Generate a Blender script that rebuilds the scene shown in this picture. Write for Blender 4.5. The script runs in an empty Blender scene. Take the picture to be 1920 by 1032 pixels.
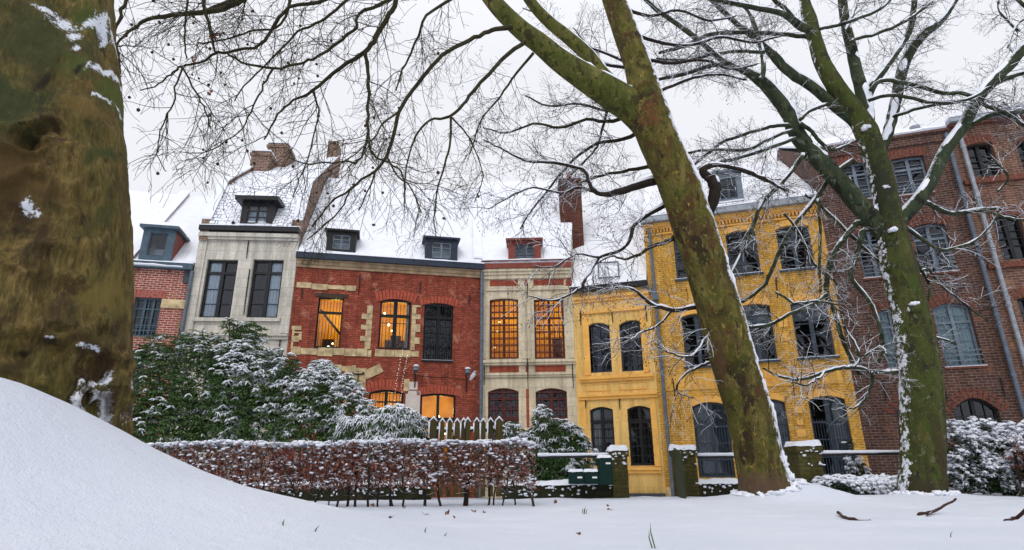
import bpy, bmesh, math, random
from mathutils import Vector, Matrix, noise
rad = math.radians
random.seed(7)
scene = bpy.context.scene
COL = scene.collection
# ---------------------------------------------------------------- camera
FPX, CX, CY, CAMZ = 1085.0, 960.0, 516.0, 0.65
PITCH, ROLL = 18.3, -0.53
cam = bpy.data.cameras.new('camera')
camo = bpy.data.objects.new('camera', cam); COL.objects.link(camo)
RM = Matrix.Rotation(rad(90 + PITCH), 3, 'X') @ Matrix.Rotation(rad(ROLL), 3, 'Z')
camo.matrix_world = Matrix.Translation((0, 0, CAMZ)) @ RM.to_4x4()
cam.sensor_width = 36.0; cam.lens = 36.0 * FPX / 1920.0
cam.clip_start = 0.05; cam.clip_end = 2000
cam.dof.use_dof = True; cam.dof.focus_distance = 15.0; cam.dof.aperture_fstop = 12
scene.camera = camo
# ---------------------------------------------------------------- world, sun, exposure
SUN_EL, SUN_AZ = 50, 200     # behind an even cloud layer
w = bpy.data.worlds.new('World'); scene.world = w; w.use_nodes = True
nt = w.node_tree; nt.nodes.clear()
def wn(t, **k):
    n = nt.nodes.new(t)
    for a, b in k.items(): setattr(n, a, b)
    return n
out = wn('ShaderNodeOutputWorld'); bg = wn('ShaderNodeBackground'); sky = wn('ShaderNodeTexSky')
sky.sky_type = 'NISHITA'; sky.sun_disc = False; sky.sun_elevation = rad(SUN_EL); sky.sun_rotation = rad(SUN_AZ)
sky.air_density = 1; sky.dust_density = 6
tc = wn('ShaderNodeTexCoord'); sp = wn('ShaderNodeSeparateXYZ'); mr = wn('ShaderNodeMapRange')
nt.links.new(tc.outputs['Generated'], sp.inputs[0]); nt.links.new(sp.outputs['Z'], mr.inputs[0])
mr.inputs[1].default_value = 0.0; mr.inputs[2].default_value = 1.0; mr.inputs[3].default_value = 0.0; mr.inputs[4].default_value = 1.0
cr = wn('ShaderNodeValToRGB'); nt.links.new(mr.outputs[0], cr.inputs[0])
e = cr.color_ramp.elements           # overcast sky: brighter towards the zenith
e[0].position = 0; e[0].color = (9.4, 9.5, 10.1, 1); e[1].position = 1; e[1].color = (13.0, 13.3, 14.2, 1)
m_ = cr.color_ramp.elements.new(0.62); m_.color = (9.55, 9.65, 10.2, 1)
mx = wn('ShaderNodeMix', data_type='RGBA'); mx.inputs[0].default_value = 0.93
nt.links.new(sky.outputs[0], mx.inputs[6]); nt.links.new(cr.outputs[0], mx.inputs[7])
nt.links.new(mx.outputs[2], bg.inputs[0]); bg.inputs[1].default_value = 0.1
nt.links.new(bg.outputs[0], out.inputs[0])
sl = bpy.data.lights.new('sun', 'SUN'); sl.energy = 1.1; sl.angle = rad(35); sl.color = (1, .965, .92)
so = bpy.data.objects.new('sun', sl); COL.objects.link(so); so.location = (0, -10, 30)
so.rotation_euler = (rad(90 - SUN_EL), 0, rad(-18))
scene.view_settings.view_transform = 'Standard'; scene.view_settings.look = 'None'
scene.view_settings.exposure = 0.0; scene.view_settings.gamma = 1
scene.render.engine = 'CYCLES'
scene.cycles.max_bounces = 6; scene.cycles.diffuse_bounces = 3; scene.cycles.transparent_max_bounces = 8
# ---------------------------------------------------------------- pixel -> place helpers
def ray(px, py):
    return RM @ Vector(((px - CX) / FPX, (CY - py) / FPX, -1))
def at(px, py, D):
    d = ray(px, py); t = D / d.y
    return Vector((d.x * t, D, CAMZ + d.z * t))
# ---------------------------------------------------------------- mesh builder
class MB:
    def __init__(s): s.v = []; s.f = []
    def add(s, vs, fs):
        b = len(s.v); s.v += [tuple(q) for q in vs]; s.f += [tuple(b + i for i in f) for f in fs]
    def box(s, x0, x1, y0, y1, z0, z1):
        s.add([(x0,y0,z0),(x1,y0,z0),(x1,y1,z0),(x0,y1,z0),(x0,y0,z1),(x1,y0,z1),(x1,y1,z1),(x0,y1,z1)],
              [(0,3,2,1),(4,5,6,7),(0,1,5,4),(1,2,6,5),(2,3,7,6),(3,0,4,7)])
        return s
    def obox(s, c, ax, ay, az):
        c, ax, ay, az = map(Vector, (c, ax, ay, az)); vs = []
        for k in (-1, 1):
            for i, j in ((-1,-1),(1,-1),(1,1),(-1,1)): vs.append(c + ax*i + ay*j + az*k)
        s.add(vs, [(0,3,2,1),(4,5,6,7),(0,1,5,4),(1,2,6,5),(2,3,7,6),(3,0,4,7)]); return s
    def quad(s, a, b, c, d): s.add([a,b,c,d], [(0,1,2,3)])
    def prism(s, poly, y0, y1):          # poly in (x,z), extruded in y
        n = len(poly)
        s.add([(x,y0,z) for x,z in poly] + [(x,y1,z) for x,z in poly],
              [tuple(range(n)), tuple(range(2*n-1, n-1, -1))] + [(i, i+n, (i+1)%n+n, (i+1)%n) for i in range(n)])
        return s
    def prismx(s, poly, x0, x1, k0=0, k1=0):   # poly in (y,z), extruded in x (ends may be skewed)
        n = len(poly)
        s.add([(x0+k0*y,y,z) for y,z in poly] + [(x1+k1*y,y,z) for y,z in poly],
              [tuple(range(n-1,-1,-1)), tuple(range(n, 2*n))] + [(i, (i+1)%n, (i+1)%n+n, i+n) for i in range(n)])
        return s
    def tube(s, pts, rads, n=8, cap=True, squash=None):
        pts = [Vector(p) for p in pts]; m = len(pts)
        if m < 2: return s
        b = len(s.v); t = (pts[1]-pts[0])
        if t.length < 1e-6: return s
        t.normalize(); a = t.orthogonal().normalized()
        for i, p in enumerate(pts):
            tt = pts[min(i+1, m-1)] - pts[max(i-1, 0)]
            if tt.length > 1e-6: tt.normalize()
            else: tt = t
            a = a - tt * a.dot(tt)
            if a.length < 1e-6: a = tt.orthogonal()
            a.normalize(); c = tt.cross(a)
            for k in range(n):
                an = 2*math.pi*k/n
                s.v.append(tuple(p + (a*math.cos(an) + c*math.sin(an)) * rads[i]))
            t = tt
        for i in range(m-1):
            for k in range(n):
                k2 = (k+1) % n
                s.f.append((b+i*n+k, b+i*n+k2, b+(i+1)*n+k2, b+(i+1)*n+k))
        if cap:
            s.f.append(tuple(b+k for k in range(n-1,-1,-1))); s.f.append(tuple(b+(m-1)*n+k for k in range(n)))
        return s
    def blob(s, c, rx, ry, rz, n=8, m=5, jit=.15, rnd=random):
        c = Vector(c); vs = [c + Vector((0,0,rz))]
        for i in range(1, m):
            th = math.pi*i/m
            for k in range(n):
                ph = 2*math.pi*k/n; j = 1 + rnd.uniform(-jit, jit)
                vs.append(c + Vector((rx*math.sin(th)*math.cos(ph)*j, ry*math.sin(th)*math.sin(ph)*j, rz*math.cos(th)*j)))
        vs.append(c - Vector((0,0,rz))); fs = [(0, 1+k, 1+(k+1)%n) for k in range(n)]
        for i in range(m-2):
            for k in range(n):
                k2 = (k+1)%n; fs.append((1+i*n+k, 1+(i+1)*n+k, 1+(i+1)*n+k2, 1+i*n+k2))
        L = len(vs)-1; fs += [(L, 1+(m-2)*n+(k+1)%n, 1+(m-2)*n+k) for k in range(n)]
        s.add(vs, fs); return s
    def lathe(s, prof, c, n=14):          # prof (r,z)
        c = Vector(c); vs = []
        for r, z in prof:
            for k in range(n):
                an = 2*math.pi*k/n; vs.append(c + Vector((r*math.cos(an), r*math.sin(an), z)))
        m = len(prof)
        fs = [(i*n+k, i*n+(k+1)%n, (i+1)*n+(k+1)%n, (i+1)*n+k) for i in range(m-1) for k in range(n)]
        fs += [tuple(range(n-1,-1,-1)), tuple((m-1)*n+k for k in range(n))]
        s.add(vs, fs); return s
    def build(s, name, mat, parent=None, off=None, smooth=False, uv=True, loc=None):
        me = bpy.data.meshes.new(name)
        o0 = Vector(off) if off else Vector((0,0,0))
        me.from_pydata([tuple(Vector(q)-o0) for q in s.v] if off else s.v, [], s.f)
        if uv and len(me.polygons) < 60000:
            ul = me.uv_layers.new(name='UVMap').data; vv = me.vertices
            for p in me.polygons:
                n = p.normal
                if abs(n.z) > .92: t = Vector((1,0,0)); b = Vector((0,1,0))
                else:
                    t = Vector((-n.y, n.x, 0)).normalized(); b = n.cross(t)
                    if t.x < -1e-4 or (abs(t.x) < 1e-4 and t.y < 0): t = -t
                    if b.z < 0: b = -b
                for li, vi in zip(p.loop_indices, p.vertices):
                    q = vv[vi].co; ul[li].uv = (q.dot(t), q.dot(b))
        if smooth:
            me.polygons.foreach_set('use_smooth', [True]*len(me.polygons))
        if mat: me.materials.append(mat)
        o = bpy.data.objects.new(name, me); COL.objects.link(o)
        if parent: o.parent = parent
        if loc: o.location = loc
        return o
def tag(o, label=None, cat=None, group=None, kind=None):
    if label: o['label'] = label
    if cat: o['category'] = cat
    if group: o['group'] = group
    if kind: o['kind'] = kind
    return o
def empty(name, loc, rz=0, label=None, cat=None, group=None):
    o = bpy.data.objects.new(name, None); COL.objects.link(o); o.location = loc; o.rotation_euler = (0,0,rz)
    o.empty_display_size = .2
    return tag(o, label, cat, group)
def copytree(o, parent=None):
    c = o.copy(); COL.objects.link(c)
    if parent: c.parent = parent
    for ch in list(o.children): copytree(ch, c)
    return c
# ---------------------------------------------------------------- materials
class M:
    """small node helper"""
    def __init__(s, name, rough=.7, spec=.3):
        s.m = bpy.data.materials.new(name); s.m.use_nodes = True; s.t = s.m.node_tree
        s.b = s.t.nodes['Principled BSDF']; s.b.inputs['Roughness'].default_value = rough
        s.b.inputs['Specular IOR Level'].default_value = spec
    def n(s, typ, **k):
        x = s.t.nodes.new(typ)
        for a, b in k.items():
            if a.startswith('i_'): x.inputs[a[2:].replace('_', ' ')].default_value = b
            else: setattr(x, a, b)
        return x
    def l(s, a, b): s.t.links.new(a, b)
    def co(s, which='Object', scale=(1,1,1)):
        c = s.n('ShaderNodeTexCoord'); mp = s.n('ShaderNodeMapping'); mp.inputs['Scale'].default_value = scale
        s.l(c.outputs[which], mp.inputs[0]); return mp.outputs[0]
    def noise(s, vec, scale, detail=4, rough=.55, dist=0):
        x = s.n('ShaderNodeTexNoise'); x.inputs['Scale'].default_value = scale; x.inputs['Detail'].default_value = detail
        x.inputs['Roughness'].default_value = rough; x.inputs['Distortion'].default_value = dist
        s.l(vec, x.inputs['Vector']); return x.outputs['Fac']
    def ramp(s, fac, stops, interp='LINEAR'):
        x = s.n('ShaderNodeValToRGB'); r = x.color_ramp; r.interpolation = interp
        r.elements[0].position = stops[0][0]; r.elements[1].position = stops[-1][0]
        def c4(c): return (c, c, c, 1) if isinstance(c, (int, float)) else (*c, 1)
        r.elements[0].color = c4(stops[0][1]); r.elements[1].color = c4(stops[-1][1])
        for p, c in stops[1:-1]: el = r.elements.new(p); el.color = c4(c)
        s.l(fac, x.inputs[0]); return x.outputs[0]
    def mix(s, fac, a, b, blend='MIX'):
        x = s.n('ShaderNodeMix', data_type='RGBA', blend_type=blend)
        for v, i in ((fac, 0), (a, 6), (b, 7)):
            if isinstance(v, (int, float)): x.inputs[i].default_value = v if i == 0 else (v, v, v, 1)
            elif isinstance(v, tuple): x.inputs[i].default_value = (*v, 1)
            else: s.l(v, x.inputs[i])
        return x.outputs[2]
    def math(s, op, a, b=None, clamp=False):
        x = s.n('ShaderNodeMath', operation=op); x.use_clamp = clamp
        for i, v in enumerate((a, b)):
            if v is None: continue
            if isinstance(v, (int, float)): x.inputs[i].default_value = v
            else: s.l(v, x.inputs[i])
        return x.outputs[0]
    def normz(s):
        g = s.n('ShaderNodeNewGeometry'); sp = s.n('ShaderNodeSeparateXYZ'); s.l(g.outputs['Normal'], sp.inputs[0]); return sp
    def bump(s, h, strength=.5, dist=.02):
        x = s.n('ShaderNodeBump'); x.inputs['Strength'].default_value = strength; x.inputs['Distance'].default_value = dist
        s.l(h, x.inputs['Height']); s.l(x.outputs[0], s.b.inputs['Normal'])
    def col(s, c):
        if isinstance(c, tuple): s.b.inputs['Base Color'].default_value = (*c, 1)
        else: s.l(c, s.b.inputs['Base Color'])
        return s
SNOW = (.80, .83, .90)
def mat_plain(name, c, rough=.6, var=.25, scale=6, metal=0, spec=.3):
    k = M(name, rough, spec); v = k.co()
    f = k.noise(v, scale, 5)
    d = tuple(x*(1-var) for x in c); u = tuple(min(1, x*(1+var)) for x in c)
    k.col(k.ramp(f, [(.3, d), (.7, u)])); k.b.inputs['Metallic'].default_value = metal
    k.bump(k.noise(v, scale*6, 3), .15, .01); return k.m
def mat_snow(name='snow', bumpy=.5, fine=60):
    k = M(name, .75, .25); v = k.co()
    f = k.noise(v, 1.3, 6, .6)
    k.col(k.ramp(f, [(.3, (.74, .775, .86)), (.7, (.83, .855, .915))]))
    h = k.mix(.35, k.noise(v, 7, 5), k.noise(v, fine, 4)); k.bump(h, bumpy, .05)
    k.b.inputs['Subsurface Weight'].default_value = 0
    return k.m
def mat_ground():
    k = M('ground_snow', .8, .2); v = k.co(); v2 = k.co(scale=(.5,1.6,1))
    f = k.noise(v, .8, 7, .65)
    c = k.ramp(f, [(.3, (.63,.672,.765)), (.7, (.715,.75,.83))]); k.col(c)
    h = k.mix(.5, k.noise(v2, 3.5, 6, .6), k.noise(v, 16, 5, .65)); h = k.mix(.25, h, k.noise(v, 95, 4, .7)); k.bump(h, .75, .06); return k.m
def mat_brick(name, c1, c2, mortar, bw=.22, rh=.075, ms=.010, dist=.012, patch=None, patch2=None, stain=.35, bump=.5, mscale=1.3, var=.5, snow=False):
    k = M(name, .85, .15); uvn = k.n('ShaderNodeTexCoord'); uv = uvn.outputs['UV']
    nz = k.n('ShaderNodeTexNoise'); nz.inputs['Scale'].default_value = 3.5; nz.inputs['Detail'].default_value = 3; k.l(uv, nz.inputs['Vector'])
    sub = k.n('ShaderNodeVectorMath', operation='SUBTRACT'); k.l(nz.outputs['Color'], sub.inputs[0]); sub.inputs[1].default_value = (.5,.5,.5)
    sc = k.n('ShaderNodeVectorMath', operation='SCALE'); k.l(sub.outputs[0], sc.inputs[0]); sc.inputs['Scale'].default_value = dist*3
    ad = k.n('ShaderNodeVectorMath', operation='ADD'); k.l(uv, ad.inputs[0]); k.l(sc.outputs[0], ad.inputs[1])
    br = k.n('ShaderNodeTexBrick'); k.l(ad.outputs[0], br.inputs['Vector'])
    br.inputs['Scale'].default_value = 1; br.inputs['Brick Width'].default_value = bw; br.inputs['Row Height'].default_value = rh
    br.inputs['Mortar Size'].default_value = ms; br.inputs['Mortar Smooth'].default_value = .3; br.inputs['Bias'].default_value = 0
    br.inputs['Color1'].default_value = (*c1, 1); br.inputs['Color2'].default_value = (*c2, 1); br.inputs['Mortar'].default_value = (*mortar, 1)
    c = br.outputs['Color']
    f1 = k.noise(uv, mscale, 6, .65)
    c = k.mix(k.ramp(f1, [(.35, 0.0), (.65, stain)]), c, tuple(x*.45 for x in c1), 'MIX')
    f2 = k.noise(uv, 11, 3, .7); c = k.mix(var, c, k.ramp(f2, [(.3, .45), (.7, 1.5)]), 'MULTIPLY')
    mp = k.n('ShaderNodeMapping'); mp.inputs['Scale'].default_value = (2.6, .22, 1); k.l(uv, mp.inputs[0])
    c = k.mix(.55, c, k.ramp(k.noise(mp.outputs[0], 1.6, 7, .7), [(.36, .38), (.56, 1.05)]), 'MULTIPLY')
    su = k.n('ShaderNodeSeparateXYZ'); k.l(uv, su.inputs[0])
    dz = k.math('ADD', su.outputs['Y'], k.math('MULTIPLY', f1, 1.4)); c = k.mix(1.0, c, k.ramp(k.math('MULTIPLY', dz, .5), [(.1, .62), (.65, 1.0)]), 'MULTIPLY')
    if patch: c = k.mix(k.ramp(k.noise(uv, 2.1, 7, .7, .4), [(.56, 0.0), (.66, .75)]), c, patch)
    if patch2: c = k.mix(k.ramp(k.noise(uv, 1.1, 7, .75, 1.0), [(.57, 0.0), (.63, .6)]), c, patch2)
    k.col(c)
    h = k.mix(.35, br.outputs['Fac'], k.noise(uv, 26, 3)); 
    x = k.n('ShaderNodeBump'); x.invert = True; x.inputs['Strength'].default_value = bump; x.inputs['Distance'].default_value = .02
    k.l(h, x.inputs['Height']); k.l(x.outputs[0], k.b.inputs['Normal'])
    return k.m
def mat_roof(name, slate=(.05,.055,.065), bare=.5, rh=.11, low=None, white=(.82,.845,.905)):
    """snow lying on slates; wind-bared courses show as dark lines where the snow is thin"""
    k = M(name, .8, .2); uvn = k.n('ShaderNodeTexCoord'); uv = uvn.outputs['UV']
    br = k.n('ShaderNodeTexBrick'); k.l(uv, br.inputs['Vector']); br.inputs['Scale'].default_value = 1
    br.inputs['Brick Width'].default_value = .19; br.inputs['Row Height'].default_value = rh; br.inputs['Mortar Size'].default_value = .02
    br.inputs['Mortar Smooth'].default_value = .6
    f = k.noise(uv, .9, 6, .6, .3); g = k.noise(uv, 14, 3, .6)
    mask = k.math('MULTIPLY', k.ramp(f, [(bare, 0.0), (bare+.07, 1.0)]), br.outputs['Fac'])
    mask = k.math('MULTIPLY', mask, k.ramp(g, [(.35, 0.0), (.5, 1.0)]))
    faint = k.math('MULTIPLY', br.outputs['Fac'], .10)
    mask = k.math('MAXIMUM', mask, faint)
    wh = k.ramp(k.noise(uv, 2.2, 5), [(.3, tuple(x*.93 for x in white)), (.7, white)])
    k.col(k.mix(mask, wh, slate)); k.bump(k.mix(.5, k.noise(uv, 9, 5), br.outputs['Fac']), .25, .02); return k.m
def mat_bark(name, cols, scale=2.2, snow=.0, sdir=(0,0,1), sth=(.55,.7), moss=None, zsc=.35, bump=.8, patches=None, spots=None, leopard=None):
    """patchy bark; snow lies on the side the wind and gravity leave it on (by surface direction)"""
    k = M(name, .85, .2); v = k.co(scale=(1,1,zsc)); v1 = k.co()
    f = k.noise(v, scale, 8, .62, .6)
    c = k.ramp(f, cols)
    if leopard:
        for (sc, th, lc, *wd) in leopard:
            n_ = k.noise(k.co(scale=(1,1,wd[1] if wd else .6)), sc, 7 if wd else 5, .65 if wd else .5, .3)
            c = k.mix(k.ramp(n_, [(th, 0.0), (th+(wd[0] if wd else .025), 1.0)]), c, lc)
    if moss:
        c = k.mix(k.ramp(k.noise(v1, scale*.6, 6, .7), [(.42, 0.0), (.62, moss[1])]), c, moss[0])
    fine = k.noise(v, scale*14, 5, .7)
    c = k.mix(.8 if zsc < .25 else .55, c, k.ramp(fine, [(.3, .3), (.7, 1.6)]), 'MULTIPLY')  # fine noise darkens bark pits in colour, painting shade the relief lacks
    g = k.n('ShaderNodeNewGeometry')
    if spots:                                  # knots, hollows and frozen patches that have their own place on the trunk
        for (pos, r, colr) in spots:
            vm = k.n('ShaderNodeVectorMath', operation='SUBTRACT'); k.l(g.outputs['Position'], vm.inputs[0]); vm.inputs[1].default_value = pos
            vs = k.n('ShaderNodeVectorMath', operation='DIVIDE'); k.l(vm.outputs[0], vs.inputs[0]); vs.inputs[1].default_value = r
            ln = k.n('ShaderNodeVectorMath', operation='LENGTH'); k.l(vs.outputs[0], ln.inputs[0])
            q = k.math('ADD', ln.outputs['Value'], k.math('MULTIPLY', k.math('SUBTRACT', k.noise(v1, 9, 6, .7), .5), 1.3 if colr == 'snow' else 2.2))
            if colr == 'snow':
                q = k.math('ADD', q, k.math('MULTIPLY', k.math('SUBTRACT', k.noise(v1, 60, 5, .75), .5), 3.6))
            c = k.mix(k.ramp(q, [(.5, .9), (1.15, 0.0)]) if colr == 'snow' else k.ramp(q, [(.35, .85), (1.35, 0.0)]), c, SNOW if colr == 'snow' else colr)
    if snow > 0:
        dt = k.n('ShaderNodeVectorMath', operation='DOT_PRODUCT'); k.l(g.outputs['Normal'], dt.inputs[0])
        dd = Vector(sdir).normalized(); dt.inputs[1].default_value = dd
        q = k.math('ADD', dt.outputs['Value'], k.math('MULTIPLY', k.math('SUBTRACT', k.noise(v1, 7, 6, .75), .5), .9))
        c = k.mix(k.ramp(q, [(sth[0], 0.0), (sth[1], snow)]), c, SNOW)
    k.col(c); k.bump(k.mix(.5, f, fine), bump, .03); return k.m
def mat_leaf(name, stops, snow=None, rough=.45, sscale=5):
    k = M(name, rough, .4); v = k.co(); g = k.n('ShaderNodeNewGeometry')
    c = k.ramp(k.noise(v, 22, 4, .7), stops)
    if snow:
        sp = k.n('ShaderNodeSeparateXYZ'); k.l(g.outputs['True Normal'], sp.inputs[0])
        q = k.math('ADD', k.math('ABSOLUTE', sp.outputs['Z']), k.math('MULTIPLY', k.math('SUBTRACT', k.noise(v, sscale, 5, .7), .5), 1.6))
        c = k.mix(k.ramp(q, [(snow, 0.0), (snow+.1, .95)]), c, SNOW)
    k.col(c); return k.m
def mat_glass(name='window_glass', tint=(.72,.8,.85)):
    k = M(name); t = k.t; t.nodes.remove(k.b)
    o = [x for x in t.nodes if x.type == 'OUTPUT_MATERIAL'][0]
    tr = k.n('ShaderNodeBsdfTransparent'); tr.inputs[0].default_value = (*tint, 1)
    gl = k.n('ShaderNodeBsdfGlossy'); gl.inputs['Roughness'].default_value = .03; gl.inputs[0].default_value = (.85,.9,1,1)
    v = k.co(); bp = k.n('ShaderNodeBump'); bp.inputs['Strength'].default_value = .15; bp.inputs['Distance'].default_value = .02
    k.l(k.noise(v, 2.0, 2), bp.inputs['Height']); k.l(bp.outputs[0], gl.inputs['Normal'])
    fr = k.n('ShaderNodeFresnel'); fr.inputs[0].default_value = 1.5
    mul = k.math('MULTIPLY', fr.outputs[0], 1.5, True)
    mxs = k.n('ShaderNodeMixShader'); k.l(mul, mxs.inputs[0]); k.l(tr.outputs[0], mxs.inputs[1]); k.l(gl.outputs[0], mxs.inputs[2])
    k.l(mxs.outputs[0], o.inputs[0]); return k.m
def mat_emit(name, c, s):
    k = M(name); k.col(c); k.b.inputs['Emission Color'].default_value = (*c, 1); k.b.inputs['Emission Strength'].default_value = s; return k.m
# ---------------------------------------------------------------- shared materials
MT = {}
MT['snow'] = mat_snow(); MT['ground'] = mat_ground()
MT['glass'] = mat_glass()
MT['iron'] = mat_plain('iron', (.012,.012,.014), .5)
MT['black_paint'] = mat_plain('black_paint', (.012,.013,.016), .4)
MT['navy_paint'] = mat_plain('navy_paint', (.022,.032,.055), .45)
MT['slate_paint'] = mat_plain('slate_paint', (.045,.062,.085), .45)
MT['blue_paint'] = mat_plain('blue_paint', (.055,.095,.125), .5)
MT['grey_paint'] = mat_plain('grey_paint', (.15,.19,.23), .5)
MT['maroon'] = mat_plain('maroon_paint', (.10,.022,.016), .5)
MT['redwood'] = mat_plain('redwood_paint', (.20,.045,.03), .6)
MT['zinc'] = mat_plain('zinc', (.12,.15,.19), .45, metal=.3)
MT['palezinc'] = mat_plain('pale_zinc', (.30,.33,.37), .5, metal=.2)
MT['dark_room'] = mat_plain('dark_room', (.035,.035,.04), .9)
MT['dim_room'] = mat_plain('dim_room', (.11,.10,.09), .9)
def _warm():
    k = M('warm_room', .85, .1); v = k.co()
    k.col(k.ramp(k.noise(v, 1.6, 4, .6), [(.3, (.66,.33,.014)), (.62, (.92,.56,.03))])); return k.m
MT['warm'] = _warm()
MT['curtain'] = mat_plain('white_curtain', (.82,.84,.86), .9, .08)
MT['curtain_teal'] = mat_plain('teal_curtain', (.46,.58,.58), .9, .1)
MT['curtain_dark'] = mat_plain('dim_net_curtain', (.16,.19,.21), .9, .15)
MT['blind'] = mat_plain('cream_blind', (.42,.42,.38), .9, .1)
MT['bulb'] = mat_emit('bulb_glow', (1,.85,.5), 5)
MT['dark_wood'] = mat_plain('dark_wood', (.05,.03,.02), .7)
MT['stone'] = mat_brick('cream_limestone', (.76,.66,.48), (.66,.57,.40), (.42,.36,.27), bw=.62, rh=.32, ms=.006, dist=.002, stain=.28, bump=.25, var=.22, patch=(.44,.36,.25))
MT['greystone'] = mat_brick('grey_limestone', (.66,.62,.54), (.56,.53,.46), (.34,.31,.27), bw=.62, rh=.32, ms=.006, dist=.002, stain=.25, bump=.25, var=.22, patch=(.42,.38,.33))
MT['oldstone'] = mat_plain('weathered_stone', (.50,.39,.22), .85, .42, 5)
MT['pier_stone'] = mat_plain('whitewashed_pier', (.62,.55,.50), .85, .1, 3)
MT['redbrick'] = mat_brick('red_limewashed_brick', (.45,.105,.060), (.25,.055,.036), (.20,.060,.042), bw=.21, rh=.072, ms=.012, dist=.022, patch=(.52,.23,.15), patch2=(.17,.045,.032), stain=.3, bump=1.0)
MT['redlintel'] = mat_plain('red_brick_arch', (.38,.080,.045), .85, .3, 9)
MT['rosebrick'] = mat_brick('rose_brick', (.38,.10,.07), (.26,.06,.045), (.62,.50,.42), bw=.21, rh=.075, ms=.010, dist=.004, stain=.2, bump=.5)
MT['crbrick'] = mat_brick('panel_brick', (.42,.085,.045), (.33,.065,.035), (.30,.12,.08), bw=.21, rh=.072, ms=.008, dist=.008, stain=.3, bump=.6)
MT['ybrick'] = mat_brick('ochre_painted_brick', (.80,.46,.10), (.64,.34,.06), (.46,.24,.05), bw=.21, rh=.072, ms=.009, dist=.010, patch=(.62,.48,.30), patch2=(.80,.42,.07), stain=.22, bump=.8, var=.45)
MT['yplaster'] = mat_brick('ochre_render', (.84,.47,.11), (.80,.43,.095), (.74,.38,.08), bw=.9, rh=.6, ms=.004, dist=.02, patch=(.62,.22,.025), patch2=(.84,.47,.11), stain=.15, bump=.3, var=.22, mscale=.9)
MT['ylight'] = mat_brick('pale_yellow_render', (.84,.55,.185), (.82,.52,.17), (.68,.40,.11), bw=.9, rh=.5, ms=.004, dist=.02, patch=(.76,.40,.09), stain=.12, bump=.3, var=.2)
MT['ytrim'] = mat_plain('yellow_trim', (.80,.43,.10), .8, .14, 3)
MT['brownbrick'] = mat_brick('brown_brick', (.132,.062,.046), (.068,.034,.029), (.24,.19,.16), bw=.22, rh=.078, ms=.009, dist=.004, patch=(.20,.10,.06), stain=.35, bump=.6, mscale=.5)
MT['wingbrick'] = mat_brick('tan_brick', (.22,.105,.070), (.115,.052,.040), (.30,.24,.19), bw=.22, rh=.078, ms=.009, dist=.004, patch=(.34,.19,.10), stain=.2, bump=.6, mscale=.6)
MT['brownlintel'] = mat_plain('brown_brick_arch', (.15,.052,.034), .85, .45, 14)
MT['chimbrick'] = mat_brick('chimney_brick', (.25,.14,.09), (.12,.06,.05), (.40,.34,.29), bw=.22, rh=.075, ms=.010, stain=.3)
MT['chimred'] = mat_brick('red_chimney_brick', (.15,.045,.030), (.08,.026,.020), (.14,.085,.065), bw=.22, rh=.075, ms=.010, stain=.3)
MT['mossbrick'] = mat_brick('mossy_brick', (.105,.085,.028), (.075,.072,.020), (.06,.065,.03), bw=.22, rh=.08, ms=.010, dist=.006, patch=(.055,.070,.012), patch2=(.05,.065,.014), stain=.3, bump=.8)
MT['roof'] = mat_roof('snowy_slates', bare=.66)
MT['roof_bare'] = mat_roof('windswept_snowy_slates', bare=.44, rh=.16)
MT['roof_tile'] = mat_roof('snowy_tiles', slate=(.10,.09,.09), bare=.40, rh=.2)
MT['slate'] = mat_plain('bare_slate', (.05,.055,.065), .7, .4, 12)
# ---------------------------------------------------------------- facade frames
class Fac:
    def __init__(s, P, phi):
        s.P = Vector((P[0], P[1], 0)); s.phi = rad(phi)
        s.u = Vector((math.cos(s.phi), math.sin(s.phi), 0)); s.n = Vector((-math.sin(s.phi), math.cos(s.phi), 0))  # n: into the house
    def sz(s, px, py, o=0):
        """place on the plane o metres behind the facade seen at a pixel -> (along, height)"""
        d = ray(px, py); P = s.P + s.n*o; t = P.dot(s.n)/d.dot(s.n)
        Q = d*t; return ((Q-P).dot(s.u), CAMZ + d.z*t)
    def roofhit(s, px, py, ze, m, y0=0):
        d = ray(px, py); C = Vector((0,0,CAMZ)) - s.P
        cy, dy = C.dot(s.n), d.dot(s.n)
        t = (ze + m*(cy-y0) - CAMZ)/(d.z - m*dy)
        Q = C + d*t; return (Q.dot(s.u), cy+dy*t, Q.z)
    def w(s, x): return s.P + s.u*x
ZB = -0.35
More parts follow.
